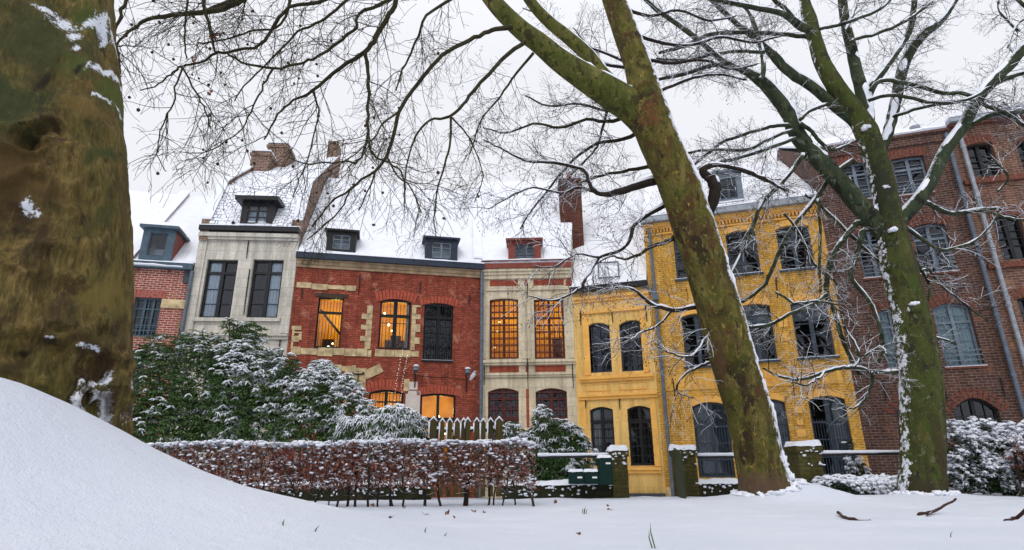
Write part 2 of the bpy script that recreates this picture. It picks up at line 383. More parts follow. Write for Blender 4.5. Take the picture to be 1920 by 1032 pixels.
class House(Fac):
    def __init__(s, name, label, P, phi, px0, px1, pym, cat='house', w=None):
        """px0/px1: pixel columns of its left and right edges at row pym"""
        Fac.__init__(s, P, phi)
        s.W = w if w else s.sz(px1, pym)[0]
        s.root = empty(name, (s.P.x, s.P.y, ZB), s.phi, label, cat); s.ops = []; s.wmb = MB(); s.lint = MB(); s.lints = []
    def B(s, mb, name, mat, parent=None, **k):
        if parent is None: return mb.build(name, mat, s.root, loc=(0,0,-ZB), **k)
        return mb.build(name, mat, parent, **k)
    def rect(s, xl, xr, yb, yt, o=0):
        ym = (yb+yt)/2; xm = (xl+xr)/2
        return (s.sz(xl, ym, o)[0], s.sz(xr, ym, o)[0], s.sz(xm, yb, o)[1], s.sz(xm, yt, o)[1])
    def curve(s, op, n=10):
        s0, s1, z0, z1, a = op[:5]; c = (s0+s1)/2; h = (s1-s0)/2
        return [(s0+(s1-s0)*i/n, z1-a+a*(1-((s0+(s1-s0)*i/n-c)/h)**2)) for i in range(n+1)]
    def wall(s, mat, zt, depth=8, kl=0, kr=0, rd=.2, ztop_side=None, zbot=ZB, y0=0, gable=None):
        m = s.wmb; xs = sorted({0, s.W, *[o[0] for o in s.ops], *[o[1] for o in s.ops]}); zs = sorted({zbot, zt, *[o[2] for o in s.ops], *[o[3] for o in s.ops]})
        xs = [x for x in xs if -1e-6 <= x <= s.W+1e-6]
        for i in range(len(xs)-1):
            for j in range(len(zs)-1):
                cx, cz = (xs[i]+xs[i+1])/2, (zs[j]+zs[j+1])/2
                if any(o[0] < cx < o[1] and o[2] < cz < o[3] for o in s.ops): continue
                m.quad((xs[i],0,zs[j]), (xs[i+1],0,zs[j]), (xs[i+1],0,zs[j+1]), (xs[i],0,zs[j+1]))
        for o in s.ops:
            s0, s1, z0, z1, a = o[:5]; s1c = min(s1, s.W)
            m.quad((s0,0,z0),(s0,rd,z0),(s0,rd,z1-a),(s0,0,z1-a)); m.quad((s1c,0,z0),(s1c,0,z1-a),(s1c,rd,z1-a),(s1c,rd,z0))
            m.quad((s0,0,z0),(s1c,0,z0),(s1c,rd,z0),(s0,rd,z0))
            if a <= 0.001: m.quad((s0,0,z1),(s0,rd,z1),(s1,rd,z1),(s1,0,z1))
            else:
                cu = s.curve(o)
                for (xa,za),(xb,zb) in zip(cu[:-1], cu[1:]):
                    m.quad((xa,0,za),(xb,0,zb),(xb,0,z1),(xa,0,z1)); m.quad((xa,0,za),(xa,rd,za),(xb,rd,zb),(xb,0,zb))
        g = gable or [(0, zt), (depth, zt)]
        e = .004
        for x, kk, fl in ((e, kl, 0), (s.W-e, kr, 1)):
            poly = [(0, zbot)] + [(0, zt)] + [q for q in g if q[0] > 0 and q[0] < depth] + [(depth, g[-1][1]), (depth, zbot)]
            vs = [(x+kk*y, y, z) for y, z in poly]; n = len(vs)
            m.add(vs, [tuple(range(n)) if fl == 0 else tuple(range(n-1,-1,-1))])
        m.quad((e+kl*depth,depth,zbot),(e+kl*depth,depth,g[-1][1]),(s.W-e+kr*depth,depth,g[-1][1]),(s.W-e+kr*depth,depth,zbot))
        if not gable: m.quad((0,0,zt),(s.W,0,zt),(s.W+kr*depth,depth,zt),(kl*depth,depth,zt))
        return s.B(m, 'wall', mat)
    def voussoirs(s, op, h=.24, proud=.012, n=None, ext=.08):
        if s.lint.v: s.lints.append(s.lint)
        s.lint = MB()
        s0, s1, z0, z1, a = op[:5]; n = n or max(7, int((s1-s0)/.085)); c = (s0+s1)/2; hw = (s1-s0)/2
        for i in range(n):
            x = s0-ext + (s1-s0+2*ext)*(i+.5)/n; q = (x-c)/hw; zc = z1-a+a*(1-q*q) if a > 0 else z1
            zc = max(zc, z1-a-.02); tl = q*a*1.3/hw if a > 0 else q*.12
            ax = Vector((math.cos(tl), 0, -math.sin(tl))); az = Vector((math.sin(tl), 0, math.cos(tl)))
            wd = (s1-s0+2*ext)/n*.43
            hh = h*random.uniform(.94, 1.04)
            s.lint.obox(Vector((x, .03-proud, zc))+az*hh/2, ax*wd, (0,.03,0), az*hh/2)
    def band(s, mb, x0, x1, z0, z1, proud=.05):
        mb.box(x0, x1, -proud, .02, z0, z1)
    def window(s, r, arch=0, frame='black_paint', fw=.06, mull=((.5,.08),), trans=((.72,.07),), gb=None, gbw=.022,
               iron=None, ironmat='iron', dep=.11, room='dark_room', lit=0, curtain=None, sill=None, sillm='stone', bulbs=(), extra=None, open_=True, y0=0, name='window', blind=None, rdepth=1.1, label=None, ironr=.013, bulge=-.04, ring=True):
        s0, s1, z0, z1 = r; op = (s0, s1, z0, z1, arch)
        if open_: s.ops.append(op)
        y = y0+dep; cu = s.curve(op); W_, H_ = s1-s0, z1-z0
        f = MB(); f.box(s0, s0+fw, y, y+.07, z0, z1-arch); f.box(s1-fw, s1, y, y+.07, z0, z1-arch); f.box(s0+fw, s1-fw, y, y+.07, z0, z0+fw*1.2)
        for (xa,za),(xb,zb) in zip(cu[:-1], cu[1:]):
            f.add([(xa,y-.001,za),(xb,y-.001,zb),(xb,y-.001,zb-fw),(xa,y-.001,za-fw),(xa,y+.071,za),(xb,y+.071,zb),(xb,y+.071,zb-fw),(xa,y+.071,za-fw)],
                  [(0,3,2,1),(4,5,6,7),(3,7,6,2),(0,1,5,4)])
        for fx, wd in mull: x = s0+W_*fx; f.box(x-wd/2, x+wd/2, y-.012, y+.062, z0+.01, z1-.02)
        for fz, wd in trans: z = z0+H_*fz; f.box(s0+.01, s1-.01, y-.006, y+.064, z-wd/2, z+wd/2)
        if gb:
            nx, ny = gb
            for i in range(1, nx):
                x = s0+W_*i/nx
                if all(abs(i/nx-m_[0]) > .04 for m_ in mull): f.box(x-gbw/2, x+gbw/2, y+.012, y+.045, z0+.02, z1-arch*abs(2*i/nx-1)**2-.02)
            for j in range(1, ny):
                z = z0+H_*j/ny
                if all(abs(j/ny-t_[0]) > .04 for t_ in trans): f.box(s0+.02, s1-.02, y+.010, y+.047, z-gbw/2, z+gbw/2)
        wob = s.B(f, name, MT[frame]);
        if label: wob['label'] = label
        g = MB(); poly = [(s0+.01, z0+.01), (s1-.01, z0+.01)] + [(xx, zz-.012) for xx, zz in reversed(cu)]
        n = len(poly); g.add([(x, y+.052, z) for x, z in poly], [tuple(range(n))]); s.B(g, 'pane', MT['glass'], wob)
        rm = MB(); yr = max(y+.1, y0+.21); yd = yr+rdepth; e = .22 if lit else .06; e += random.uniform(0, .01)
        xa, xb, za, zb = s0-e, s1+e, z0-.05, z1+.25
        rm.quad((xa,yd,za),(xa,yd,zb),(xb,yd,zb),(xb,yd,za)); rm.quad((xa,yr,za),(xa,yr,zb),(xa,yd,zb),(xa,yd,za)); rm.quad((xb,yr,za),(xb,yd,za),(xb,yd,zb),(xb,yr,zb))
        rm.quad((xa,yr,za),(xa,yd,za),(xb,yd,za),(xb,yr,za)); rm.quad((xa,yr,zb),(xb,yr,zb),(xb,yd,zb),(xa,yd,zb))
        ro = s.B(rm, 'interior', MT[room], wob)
        if lit:
            L = bpy.data.lights.new('lamp_light', 'POINT'); L.energy = lit; L.color = (1,.74,.22); L.shadow_soft_size = .12
            lo = bpy.data.objects.new('lamp_light', L); COL.objects.link(lo); lo.parent = wob
            lo.location = ((s0+s1)/2+.1*W_, yr+.45*rdepth, z1-.45)
        for bx, bz, rr in bulbs:
            b = MB(); b.blob((s0+W_*bx, yr+.5*rdepth, z0+H_*bz), rr, rr, rr, 8, 6, 0); s.B(b, 'lamp', MT['bulb'], wob, smooth=True)
        if extra: s.B(extra, 'furniture', MT['dark_wood'], wob)
        if curtain:
            kind, spans = curtain; c = MB()
            for f0, f1, h0 in spans:
                x0, x1 = s0+W_*f0, s0+W_*f1; n = max(8, int((x1-x0)/.025)); yy = y+.09
                for i in range(n):
                    a, b = x0+(x1-x0)*i/n, x0+(x1-x0)*(i+1)/n
                    ya, yb = yy+.025*math.sin(i*1.9)+.01*math.sin(i*.7), yy+.025*math.sin((i+1)*1.9)+.01*math.sin((i+1)*.7)
                    c.quad((a,ya,z0+H_*h0),(b,yb,z0+H_*h0),(b,yb,z1),(a,ya,z1))
            s.B(c, 'curtain', MT[kind], wob, smooth=True)
        if blind:
            b = MB(); b.box(s0+fw, s1-fw, yr+.03, yr+.04, z0+H_*blind, z1-.01); s.B(b, 'blind', MT['blind'], wob)
        if iron:
            nv, nh, top = iron; b = MB(); zz = z0+H_*top
            for i in range(1, nv):
                x = s0+W_*i/nv; zt_ = min(zz, z1-arch*abs(2*i/nv-1)**2-.01)+(.06 if top < .98 else 0)
                b.tube([(x, y0+bulge, z0+.02), (x, y0+bulge, zt_)], [ironr, ironr*.8], 4)
            for j in range(nh+1):
                z = z0+.03+(zz-z0-.06)*j/max(1, nh)
                if z > z1-arch-.02: z = z1-arch-.02
                b.box(s0, s1, y0+bulge-.006, y0+bulge+.012, z-.012, z+.012)
            s.B(b, 'bars', MT[ironmat], wob)
        if sill:
            b = MB(); b.box(s0-sill[0], s1+sill[0], -sill[1], y+.02, z0-sill[2], z0-.004); s.B(b, 'sill', MT[sillm], wob)
            b = MB(); b.box(s0-sill[0]+.01, s1+sill[0]-.01, -sill[1]+.005, y-.03, z0-.0038, z0+.014); s.B(b, 'snow', MT['snow'], wob)
        return wob
    def trim(s, boxes, mat, name='trim'):
        mb = MB()
        for b in boxes: mb.box(*b)
        return s.B(mb, name, mat)
    def pxband(s, x0, x1, yt, yb, proud=.04, mb=None, y1=.02, full=None):
        """box whose face, standing proud of the wall, is seen between those pixels"""
        xm = (x0+x1)/2; ym = (yt+yb)/2
        a, b = (full if full else (s.sz(x0, ym, -proud)[0], s.sz(x1, ym, -proud)[0]))
        zb_, zt_ = s.sz(xm, yb, -proud)[1], s.sz(xm, yt, -proud)[1]
        bx = (a, b, -proud, y1, zb_, zt_)
        if mb is not None: mb.box(*bx)
        return bx
    def roof(s, prof, mat, kl=0, kr=0, inl=.02, inr=.02, th=.1, seg=.22, amp=.016, name='roof', x0=None, x1=None, lip=.06):
        """prof: (y,z) list from eave to ridge and down behind; a lumpy snow-laden shell"""
        pts = []
        for (ya,za),(yb,zb) in zip(prof[:-1], prof[1:]):
            n = max(1, int(math.hypot(yb-ya, zb-za)/seg))
            pts += [(ya+(yb-ya)*i/n, za+(zb-za)*i/n) for i in range(n)]
        pts.append(prof[-1]); X0 = inl if x0 is None else x0; X1 = s.W-inr if x1 is None else x1
        nx = max(2, int((X1-X0)/seg)); m = MB(); vs = []
        for j, (y, z) in enumerate(pts):
            a, b = X0+kl*max(0,y), X1+kr*max(0,y)
            for i in range(nx+1):
                x = a+(b-a)*i/nx; q = noise.noise(Vector((x*1.1+s.P.x, y*1.1, z*1.1)))*amp*2 + noise.noise(Vector((x*4, y*4, z*4)))*amp
                dy, dz = (prof[1][0]-prof[0][0]), (prof[1][1]-prof[0][1]); L = math.hypot(dy, dz)
                off = th+q - (lip*(abs(noise.noise(Vector((x*2.2, 5, s.P.x))))) if j == 0 else 0)
                vs.append((x, y-off*dz/L, z+off*dy/L))
        fs = [(j*(nx+1)+i, j*(nx+1)+i+1, (j+1)*(nx+1)+i+1, (j+1)*(nx+1)+i) for j in range(len(pts)-1) for i in range(nx)]
        nb = len(vs); m.add(vs, fs)
        lo = [(X0+kl*max(0,y), y, z) for y, z in pts]; hi = [(X1+kr*max(0,y), y, z) for y, z in pts]
        T0 = [vs[j*(nx+1)] for j in range(len(pts))]; T1 = [vs[j*(nx+1)+nx] for j in range(len(pts))]
        for j in range(len(pts)-1):
            m.quad(lo[j], T0[j], T0[j+1], lo[j+1]); m.quad(T1[j], hi[j], hi[j+1], T1[j+1])
        for i in range(nx):
            a, b = vs[i], vs[i+1]; m.quad((a[0], prof[0][0]+.02, prof[0][1]-.02), (b[0], prof[0][0]+.02, prof[0][1]-.02), b, a)
        return s.B(m, name, mat)
    def parapet(s, prof, x, th, mat, k=0, up=.35, snow=True, name='parapet', down=.5):
        """raking party wall: prof (y,z) is the roof line it stands on"""
        top = [(y, z+up) for y, z in prof]; bot = [(y, z-down) for y, z in reversed(prof)]
        m = MB(); m.prismx(top+bot, x, x+th, k, k); p = s.B(m, name, mat)
        if snow:
            m = MB(); n = []
            for (ya,za),(yb,zb) in zip(top[:-1], top[1:]):
                c = max(1, int(math.hypot(yb-ya, zb-za)/.25)); n += [(ya+(yb-ya)*i/c, za+(zb-za)*i/c) for i in range(c)]
            n.append(top[-1]); a = [(y, z+.07+.03*noise.noise(Vector((y*2, x, z)))) for y, z in n]
            m.prismx(a+[(y, z+.003) for y, z in reversed(n)], x-.03, x+th+.03, k, k); s.B(m, 'snow', MT['snow'], p)
        return p
    def gutter(s, x0, x1, z, mat, y=-.18, h=.16, snow=.05, name='gutter', d=.2, tilt=0):
        m = MB(); n = 24; vs = []
        m.add([(x0,y,z),(x1,y,z+tilt),(x1,y+d,z+tilt),(x0,y+d,z),(x0,y,z+h),(x1,y,z+h+tilt),(x1,y+d,z+h+tilt),(x0,y+d,z+h)],
              [(0,3,2,1),(4,5,6,7),(0,1,5,4),(1,2,6,5),(2,3,7,6),(3,0,4,7)])
        g = s.B(m, name, mat)
        if snow:
            m = MB()
            for i in range(int((x1-x0)/.2)+1):
                n_ = int((x1-x0)/.2)+1; a = x0+(x1-x0)*i/n_; b = x0+(x1-x0)*(i+1)/n_; za = z+h+.003+tilt*i/n_
                hh = snow*(.6+.8*abs(noise.noise(Vector((a*1.7, z, 3))))); hb = snow*(.6+.8*abs(noise.noise(Vector((b*1.7, z, 3)))))
                yy = y-.02
                m.add([(a,yy,za),(b,yy,za),(b,y+d,za),(a,y+d,za),(a,yy+.02,za+hh),(b,yy+.02,za+hb),(b,y+d,za+hb+.03),(a,y+d,za+hh+.03)],
                      [(0,3,2,1),(4,5,6,7),(0,1,5,4),(2,3,7,6)]+([(3,0,4,7)] if i == 0 else [])+([(1,2,6,5)] if i == n_-1 else []))
            s.B(m, 'snow', MT['snow'], g)
        return g
    def pipe(s, pts, r, mat, y=-.1, name='drainpipe', joints=True):
        m = MB(); P = [(x, y, z) for x, z in pts]; m.tube(P, [r]*len(P), 8)
        if joints:
            z = max(p[1] for p in pts)-.8
            while z > min(p[1] for p in pts)+.3:
                for (xa,za),(xb,zb) in zip(pts[:-1], pts[1:]):
                    if zb <= z <= za: x = xa+(xb-xa)*(za-z)/(za-zb); m.tube([(x,y,z-.04),(x,y,z+.04)], [r*1.3]*2, 8); break
                z -= 1.7
        return s.B(m, name, mat, smooth=False)
    def dormer(s, rect, y0, zroof, mat, over=.12, leaf=2, rows=3, hip=.35, cap='snow', ohm=None, fr='black_paint', gwid=.5, gh=.62, gofs=.0, label=None, cheek=None, lean=0, sideover=.1, toph=.12, room='dark_room', gz=.12):
        """rect (s0,s1,z0,z1) of its front; cheeks run back into the roof"""
        s0, s1, z0, z1 = rect; W_, H_ = s1-s0, z1-z0; yb = y0+max(.9, H_*1.0)
        c = MB(); g0 = s0+W_*(.5-gwid/2+gofs); g1 = s0+W_*(.5+gwid/2+gofs); h0 = z0+H_*gz; h1 = h0+H_*gh
        for a in ((s0, g0, y0, y0+.08, z0, z1), (g1, s1, y0, y0+.08, z0, z1), (g0, g1, y0, y0+.08, z0, h0), (g0, g1, y0, y0+.08, h1, z1)): c.box(*a)
        d = s.B(c, 'dormer', mat)
        if label: d['label'] = label
        k = MB()
        for a, b in ((s0+.004, s0+.06), (s1-.06, s1-.004)): k.box(a, b, y0+.082, yb, z0-.25, z1-.003)
        s.B(k, 'cheek', cheek or mat, d)
        k = MB(); k.box(g0, g1, y0+.6, y0+.63, h0-.1, h1+.1); s.B(k, 'interior', MT[room], d)
        f = MB(); fwd = .035
        for a in ((g0, g0+fwd, h0, h1), (g1-fwd, g1, h0, h1), (g0, g1, h0-.002, h0+fwd), (g0, g1, h1-fwd, h1+.002)): f.box(a[0], a[1], y0+.02, y0+.07, a[2], a[3])
        for i in range(1, leaf): x = g0+(g1-g0)*i/leaf; f.box(x-.03, x+.03, y0+.01, y0+.075, h0, h1)
        for i in range(1, rows): z = h0+(h1-h0)*i/rows; f.box(g0+.01, g1-.01, y0+.025, y0+.065, z-.014, z+.014)
        s.B(f, 'window_frame', MT[fr], d)
        g = MB(); g.quad((g0,y0+.05,h0),(g1,y0+.05,h0),(g1,y0+.05,h1),(g0,y0+.05,h1)); s.B(g, 'pane', MT['glass'], d)
        o = MB(); o.box(s0-sideover, s1+sideover, y0-over, yb+.1, z1, z1+toph); s.B(o, 'dormer_roof', ohm or mat, d)
        m = MB(); zt = z1+toph+.003; nx, ny = 10, 8; vs = []
        for j in range(ny+1):
            for i in range(nx+1):
                fx, fy = i/nx, j/ny; ex = min(fx, 1-fx)*2; ey = fy
                h = hip*min(1, ex*1.3)**.6*min(1, ey*1.8+.15)**.7 + .05 + .02*noise.noise(Vector((fx*4, fy*4, s.P.x+s0)))
                if ex == 0 or j == 0: h = .0
                vs.append((s0-sideover+(W_+2*sideover)*fx+(.012 if i==nx else -.012 if i==0 else 0), y0-over-.01+(yb+.1-y0+over)*fy, zt+h))
        m.add(vs, [(j*(nx+1)+i, j*(nx+1)+i+1, (j+1)*(nx+1)+i+1, (j+1)*(nx+1)+i) for j in range(ny) for i in range(nx)])
        m.quad((s0-sideover-.012, yb+.09, zt), (s1+sideover+.012, yb+.09, zt), (s1+sideover+.012,yb+.09,zt+.01), (s0-sideover-.012,yb+.09,zt+.01))
        s.B(m, 'snow', MT['snow'], d, smooth=True)
        k = MB(); k.box(s0+.02, s1-.02, y0-.05, y0-.002, z0, z0+.05); s.B(k, 'dormer_sill', MT['snow'], d)
        return d
    def finish(s, lm=None):
        for q in s.lints + ([s.lint] if s.lint.v else []): s.B(q, 'lintel', MT[lm])
    def anchors(s, lst, o=-.03, r=.018):
        for x0, y0_, x1, y1 in lst:
            a = s.sz(x0, y0_, o); b = s.sz(x1, y1, o); m = MB()
            m.tube([(a[0], o, a[1]), ((a[0]+b[0])/2, o-.01, (a[1]+b[1])/2), (b[0], o, b[1])], [r, r*1.1, r*.7], 5)
            m.blob((a[0]+.2*(b[0]-a[0]), o-.01, a[1]+.2*(b[1]-a[1])), .035, .02, .03, 6, 4)
            s.B(m, 'wall_anchor', MT['iron'])
PHI = dict(cream=-2, smally=-18, bigy=-18, brown=-18, wing=-14, red=13, h2=5, h1=13)
def chain():
    d = ray(903, 650); C0 = (d.x/d.y*20, 20.0); r = {}
    cr_ = Fac(C0, PHI['cream']); wc = cr_.sz(1077, 650)[0]
    sy_ = Fac(cr_.w(wc), PHI['smally']); wsy = sy_.sz(1225, 650)[0]
    by_ = Fac(sy_.w(wsy), PHI['bigy']); wby = by_.sz(1580, 615)[0]
    bw_ = Fac(by_.w(wby), PHI['brown']); wbw = bw_.sz(1850, 505)[0]
    wg_ = Fac(bw_.w(wbw), PHI['wing'])
    re_ = Fac(C0, PHI['red']); wr = -re_.sz(546, 585)[0]; Pr = re_.w(-wr)
    h2_ = Fac(Pr, PHI['h2']); wh2 = -h2_.sz(360, 530)[0]; Ph2 = h2_.w(-wh2)
    h1_ = Fac(Ph2, PHI['h1']); wh1 = 4.6; Ph1 = h1_.w(-wh1)
    return dict(cream=(C0, wc), smally=(sy_.P, wsy), bigy=(by_.P, wby), brown=(bw_.P, wbw), wing=(wg_.P, 6.5), red=(Pr, wr), h2=(Ph2, wh2), h1=(Ph1, wh1))
CH = chain()
def mk(key, name, label, cat='house'):
    P, W_ = CH[key]; return House(name, label, P, PHI[key], 0, 0, 0, cat, w=W_)
tn = lambda d: math.tan(rad(d))
# ================================================================ HOUSE 1: rose brick, blue dormer (far left)
h = mk('h1', 'brick_house', 'rose brick house half hidden by the big trunk, with one blue-grey dormer')
ang = PHI['h1']-PHI['h2']
X = lambda px, py, o=0: h.sz(px, py, o)[0]
Z = lambda px, py, o=0: h.sz(px, py, o)[1]
r = h.rect(246, 298, 632, 558)
h.window(r, 0, 'blue_paint', .06, ((.36,.07),(.68,.06)), ((.72,.05),), gb=(2,4), sill=None, iron=(7, 2, .3), ironmat='blue_paint', bulge=-.05)
h.voussoirs((r[0], r[1], r[2], r[3], 0), .26)
r = h.rect(225, 268, 740, 659); h.window(r, 0, 'blue_paint', .06, ((.5,.06),), ((.7,.05),))
h.window((X(130,595), X(180,595), Z(160,632), Z(160,558)), 0, 'blue_paint', .06)
h.wall(MT['rosebrick'], 7.02, 9, 0, tn(ang/2), gable=[(0,7.02),(3.9,11.0),(9,6.5)])
h.trim([h.pxband(302, 352, 562, 578, .05)], MT['oldstone'], 'stone_band')
MT['roselintel'] = mat_plain('rose_brick_arch', (.33,.10,.075), .85, .35, 14)
h.finish('roselintel')
W_ = h.W; prof = [(-.15, 6.95), (3.9, 11.3), (8.5, 7.0)]
sp0 = h.sz(232, 480)[0]
h.roof(prof, MT['roof'], 0, 0, x0=.02, x1=sp0, name='roof')
h.roof(prof, MT['roof'], 0, tn(ang/2), x0=sp0+.3, x1=W_-.3, name='roof')
h.parapet(prof[:2], sp0, .3, MT['chimbrick'], up=.25)
h.parapet([(-.05,7.0),(1.2,8.4),(2.2,8.9)], W_-.28, .27, MT['slate'], k=0, up=.2)
h.gutter(.02, W_-.02, 6.93, MT['blue_paint'], h=.2, snow=.05)
a = h.rect(266, 330, 497, 432); h.dormer((a[0], a[1]-.05, 7.08, a[3]), -.12, 0, MT['blue_paint'], over=.14, leaf=1, rows=1, hip=.28, gwid=.55, gh=.66, fr='slate_paint', cheek=MT['redwood'], gz=.22, toph=.09)
h.pipe([(W_-.02, 6.9), (W_-.02, 5.9), (W_-.02, ZB)], .055, MT['zinc'])
# ================================================================ HOUSE 2: pale stone
h = mk('h2', 'stone_house', 'narrow pale grey stone house with tall curtained windows, black dormer and brick chimney')
kr2 = -tn(4); kl2 = -tn(4)
ws = []
for xl, xr, sp in ((380, 439, ((.05,.42,0.0),)), (468, 526, ((.58,.97,0.0),))):
    r = h.rect(xl, xr, 597, 487)
    h.window(r, 0, 'black_paint', .07, ((.52,.11),), ((.78,.09),), gb=(2,4), curtain=('curtain', sp), room='dim_room'); ws.append(r)
for xl, xr in ((385, 420), (494, 512)):
    h.window((X(xl,700) if 0 else h.sz(xl,690)[0], h.sz(xr,690)[0]+.25, h.sz(400,780)[1], h.sz(400,659)[1]), 0, 'black_paint', .06)
ZE = 8.45
h.wall(MT['greystone'], ZE, 9, kl2, kr2, gable=[(0,ZE),(.95,10.6),(6.2,14.7),(9,12)])
T = []
h.pxband(366, 560, 437, 448, .12, T if 0 else None)
mb = MB()
for (x0,x1,ya,yb,p) in ((0,h.W,437,444,.16),(0,h.W,444,450,.10),(0,h.W,601,607,.0)):
    if p: h.pxband(380, 565, ya, yb, p, mb, full=(0.01,h.W-.01))
for r in ws:
    mb.box(r[0]-.12, r[1]+.12, -.10, .02, r[2]-.12, r[2]-.002)
h.pxband(350, 540, 625, 629, .12, mb, full=(0.01,h.W-.01)); h.pxband(350, 540, 629, 636, .06, mb, full=(0.01,h.W-.01))
mid = (ws[0][1]+ws[1][0])/2
mb.box(.01, .28, -.04, .02, h.sz(450,625)[1]+.005, h.sz(450,452)[1]-.005); mb.box(h.W-.28, h.W-.01, -.04, .02, h.sz(450,625)[1]+.005, h.sz(450,452)[1]-.005)
h.B(mb, 'moulding', MT['greystone'])
h.anchors([(466,452,462,485),(468,505,457,590),(526,632,522,665),(434,632,430,660)])
prof = [(-.12, 8.5), (.92, 10.5), (6.1, 14.55), (9, 12.2)]
h.roof(prof, MT['roof_bare'], kl2, kr2, inl=.3, inr=.3)
h.parapet(prof[:3], .02, .28, MT['chimbrick'], kl2, .28); h.parapet([(.05, 8.55), (.92, 10.5), (6.1, 14.55)], h.W-.30, .312, MT['chimbrick'], kr2, .34, down=2.9)
mb = MB(); mb.box(h.W-.42+kr2*5.9, h.W+.03+kr2*5.9, 5.5, 6.3, 13.2, 15.35); h.B(mb, 'chimney', MT['chimbrick'])
h.gutter(0, h.W, 8.36, MT['black_paint'], h=.17, y=-.2, snow=.04)
m = h.sz
yD = -.18
a0, a1 = h.sz(452, 400, yD)[0], h.sz(513, 400, yD)[0]
h.dormer((a0, a1, h.sz(485,424,yD)[1], h.sz(485,380,yD)[1]), yD, 0, MT['black_paint'], over=.25, leaf=2, rows=3, hip=.30, gwid=.62, gh=.78, room='dark_room', sideover=.18, toph=.14)
for (y0_, y1_, pa, pb) in ((3.3, 4.1, (470,505,283,332), 0), (4.2, 5.3, (499,536,268,330), 0)):
    s0, s1 = h.sz(pa[0], 300, y0_)[0], h.sz(pa[1], 300, y0_)[0]; zt = h.sz(pa[0], pa[2], y0_)[1]; zb = h.sz(pa[0], pa[3], y0_)[1]-.8
    mb = MB(); mb.box(s0, s1, y0_, y1_, zb, zt); mb.box(s0-.05, s1+.05, y0_-.05, y1_+.05, zt-.22, zt-.1)
    c = h.B(mb, 'chimney', MT['chimbrick']); mb = MB(); mb.box(s0-.03, s1+.03, y0_-.03, y1_+.03, zt+.003, zt+.06); h.B(mb, 'snow', MT['snow'], c)
# ================================================================ HOUSE 3: red brick
h = mk('red', 'red_brick_house', 'wide red brick house with glowing orange windows, stone quoins and two dark dormers')
klr, krr = tn(4), tn(7.5); ZE = 7.45
r1 = h.rect(593, 641, 653, 557)
st = MB(); st.obox(((r1[0]+r1[1])/2+.05, 1.0, r1[2]+1.0), (.45,0,-.52), (0,.12,0), (.022,0,.022)); st.box(r1[0]+.15, r1[0]+.55, 1.0, 1.15, r1[2]-.04, r1[2]+.5)
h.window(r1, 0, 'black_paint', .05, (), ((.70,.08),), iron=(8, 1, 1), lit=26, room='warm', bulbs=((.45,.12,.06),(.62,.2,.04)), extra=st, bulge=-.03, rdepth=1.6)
r2 = h.rect(711, 769, 655, 561)
st = MB(); st.box(r2[0]+.25, r2[1]-.1, 1.2, 1.5, r2[2]-.04, r2[2]+.55); st.box(r2[0]+.42, r2[1]-.24, 1.2, 1.5, r2[2]+.552, r2[2]+.72)
h.window(r2, .09, 'black_paint', .06, ((.5,.13),), ((.67,.1),), iron=(9, 2, 1), lit=26, room='warm', bulbs=((.15,.85,.05),(.32,.62,.05),(.43,.5,.03)), extra=st, curtain=('curtain', ((.86,.98,0),)), rdepth=1.8)
r3 = h.rect(794, 849, 676, 569)
h.window(r3, .07, 'black_paint', .07, ((.5,.1),), ((.75,.09),), gb=(4,5), iron=(13, 4, 1), ironr=.012, bulge=-.06, sill=(.03,.05,.06), sillm='iron')
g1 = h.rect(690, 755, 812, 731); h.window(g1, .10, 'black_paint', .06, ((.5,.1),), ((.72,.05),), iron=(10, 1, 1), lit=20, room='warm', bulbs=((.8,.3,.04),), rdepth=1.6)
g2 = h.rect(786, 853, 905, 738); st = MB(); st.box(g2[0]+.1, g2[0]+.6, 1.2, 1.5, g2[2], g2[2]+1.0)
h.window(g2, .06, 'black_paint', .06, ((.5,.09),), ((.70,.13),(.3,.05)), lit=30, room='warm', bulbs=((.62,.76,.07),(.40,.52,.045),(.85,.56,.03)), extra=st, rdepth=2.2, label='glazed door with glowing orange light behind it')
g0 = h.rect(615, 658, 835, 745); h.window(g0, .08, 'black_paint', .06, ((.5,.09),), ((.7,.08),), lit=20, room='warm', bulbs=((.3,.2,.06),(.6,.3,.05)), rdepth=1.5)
h.wall(MT['redbrick'], ZE, 8.5, klr, krr, gable=[(0,ZE),(3.9,12.3),(8.5,8)])
for r, a in ((r2,.09),(r3,.07),(g1,.10),(g2,.06)): h.voussoirs((*r, a), .34 if a > .08 else .26, ext=.14, proud=.02)
h.finish('redlintel')
mb = MB(); mb.box(r1[0]-.12, r1[1]+.14, -.03, .02, r1[3]-.002, r1[3]+.11); h.B(mb, 'lintel', MT['dark_wood'])
mb = MB()
rnd = random.Random(5)
def stones(x0, x1, yt, yb, horiz=True):
    """a run of stones of uneven length laid in the brickwork"""
    mb = MB(); ym = (yt+yb)/2; a, b = h.sz(x0, ym)[0], h.sz(x1, ym)[0]; z0, z1 = h.sz((x0+x1)/2, yb)[1], h.sz((x0+x1)/2, yt)[1]
    if horiz:
        x = a
        while x < b-.05:
            l = min(b-x, rnd.uniform(.3,.6)); mb.box(x, x+l-.012, -.022-rnd.uniform(0,.012), .02, z0+rnd.uniform(-.03,.02), z1+rnd.uniform(-.02,.03)); x += l
    else:
        z = z0; k = 0
        while z < z1-.05:
            l = min(z1-z, rnd.uniform(.17,.3)); e = .16 if k % 2 else 0
            mb.box(a-(e if horiz is False else 0), b+(e if horiz is None else 0), -.022-rnd.uniform(0,.01), .02, z, z+l-.012); z += l; k += 1
    h.B(mb, 'stonework', MT['oldstone'])
stones(556, 668, 534, 543); stones(545, 697, 654, 667); stones(703, 786, 657, 669)
stones(686, 697, 573, 655, False); stones(771, 779, 572, 657, None)
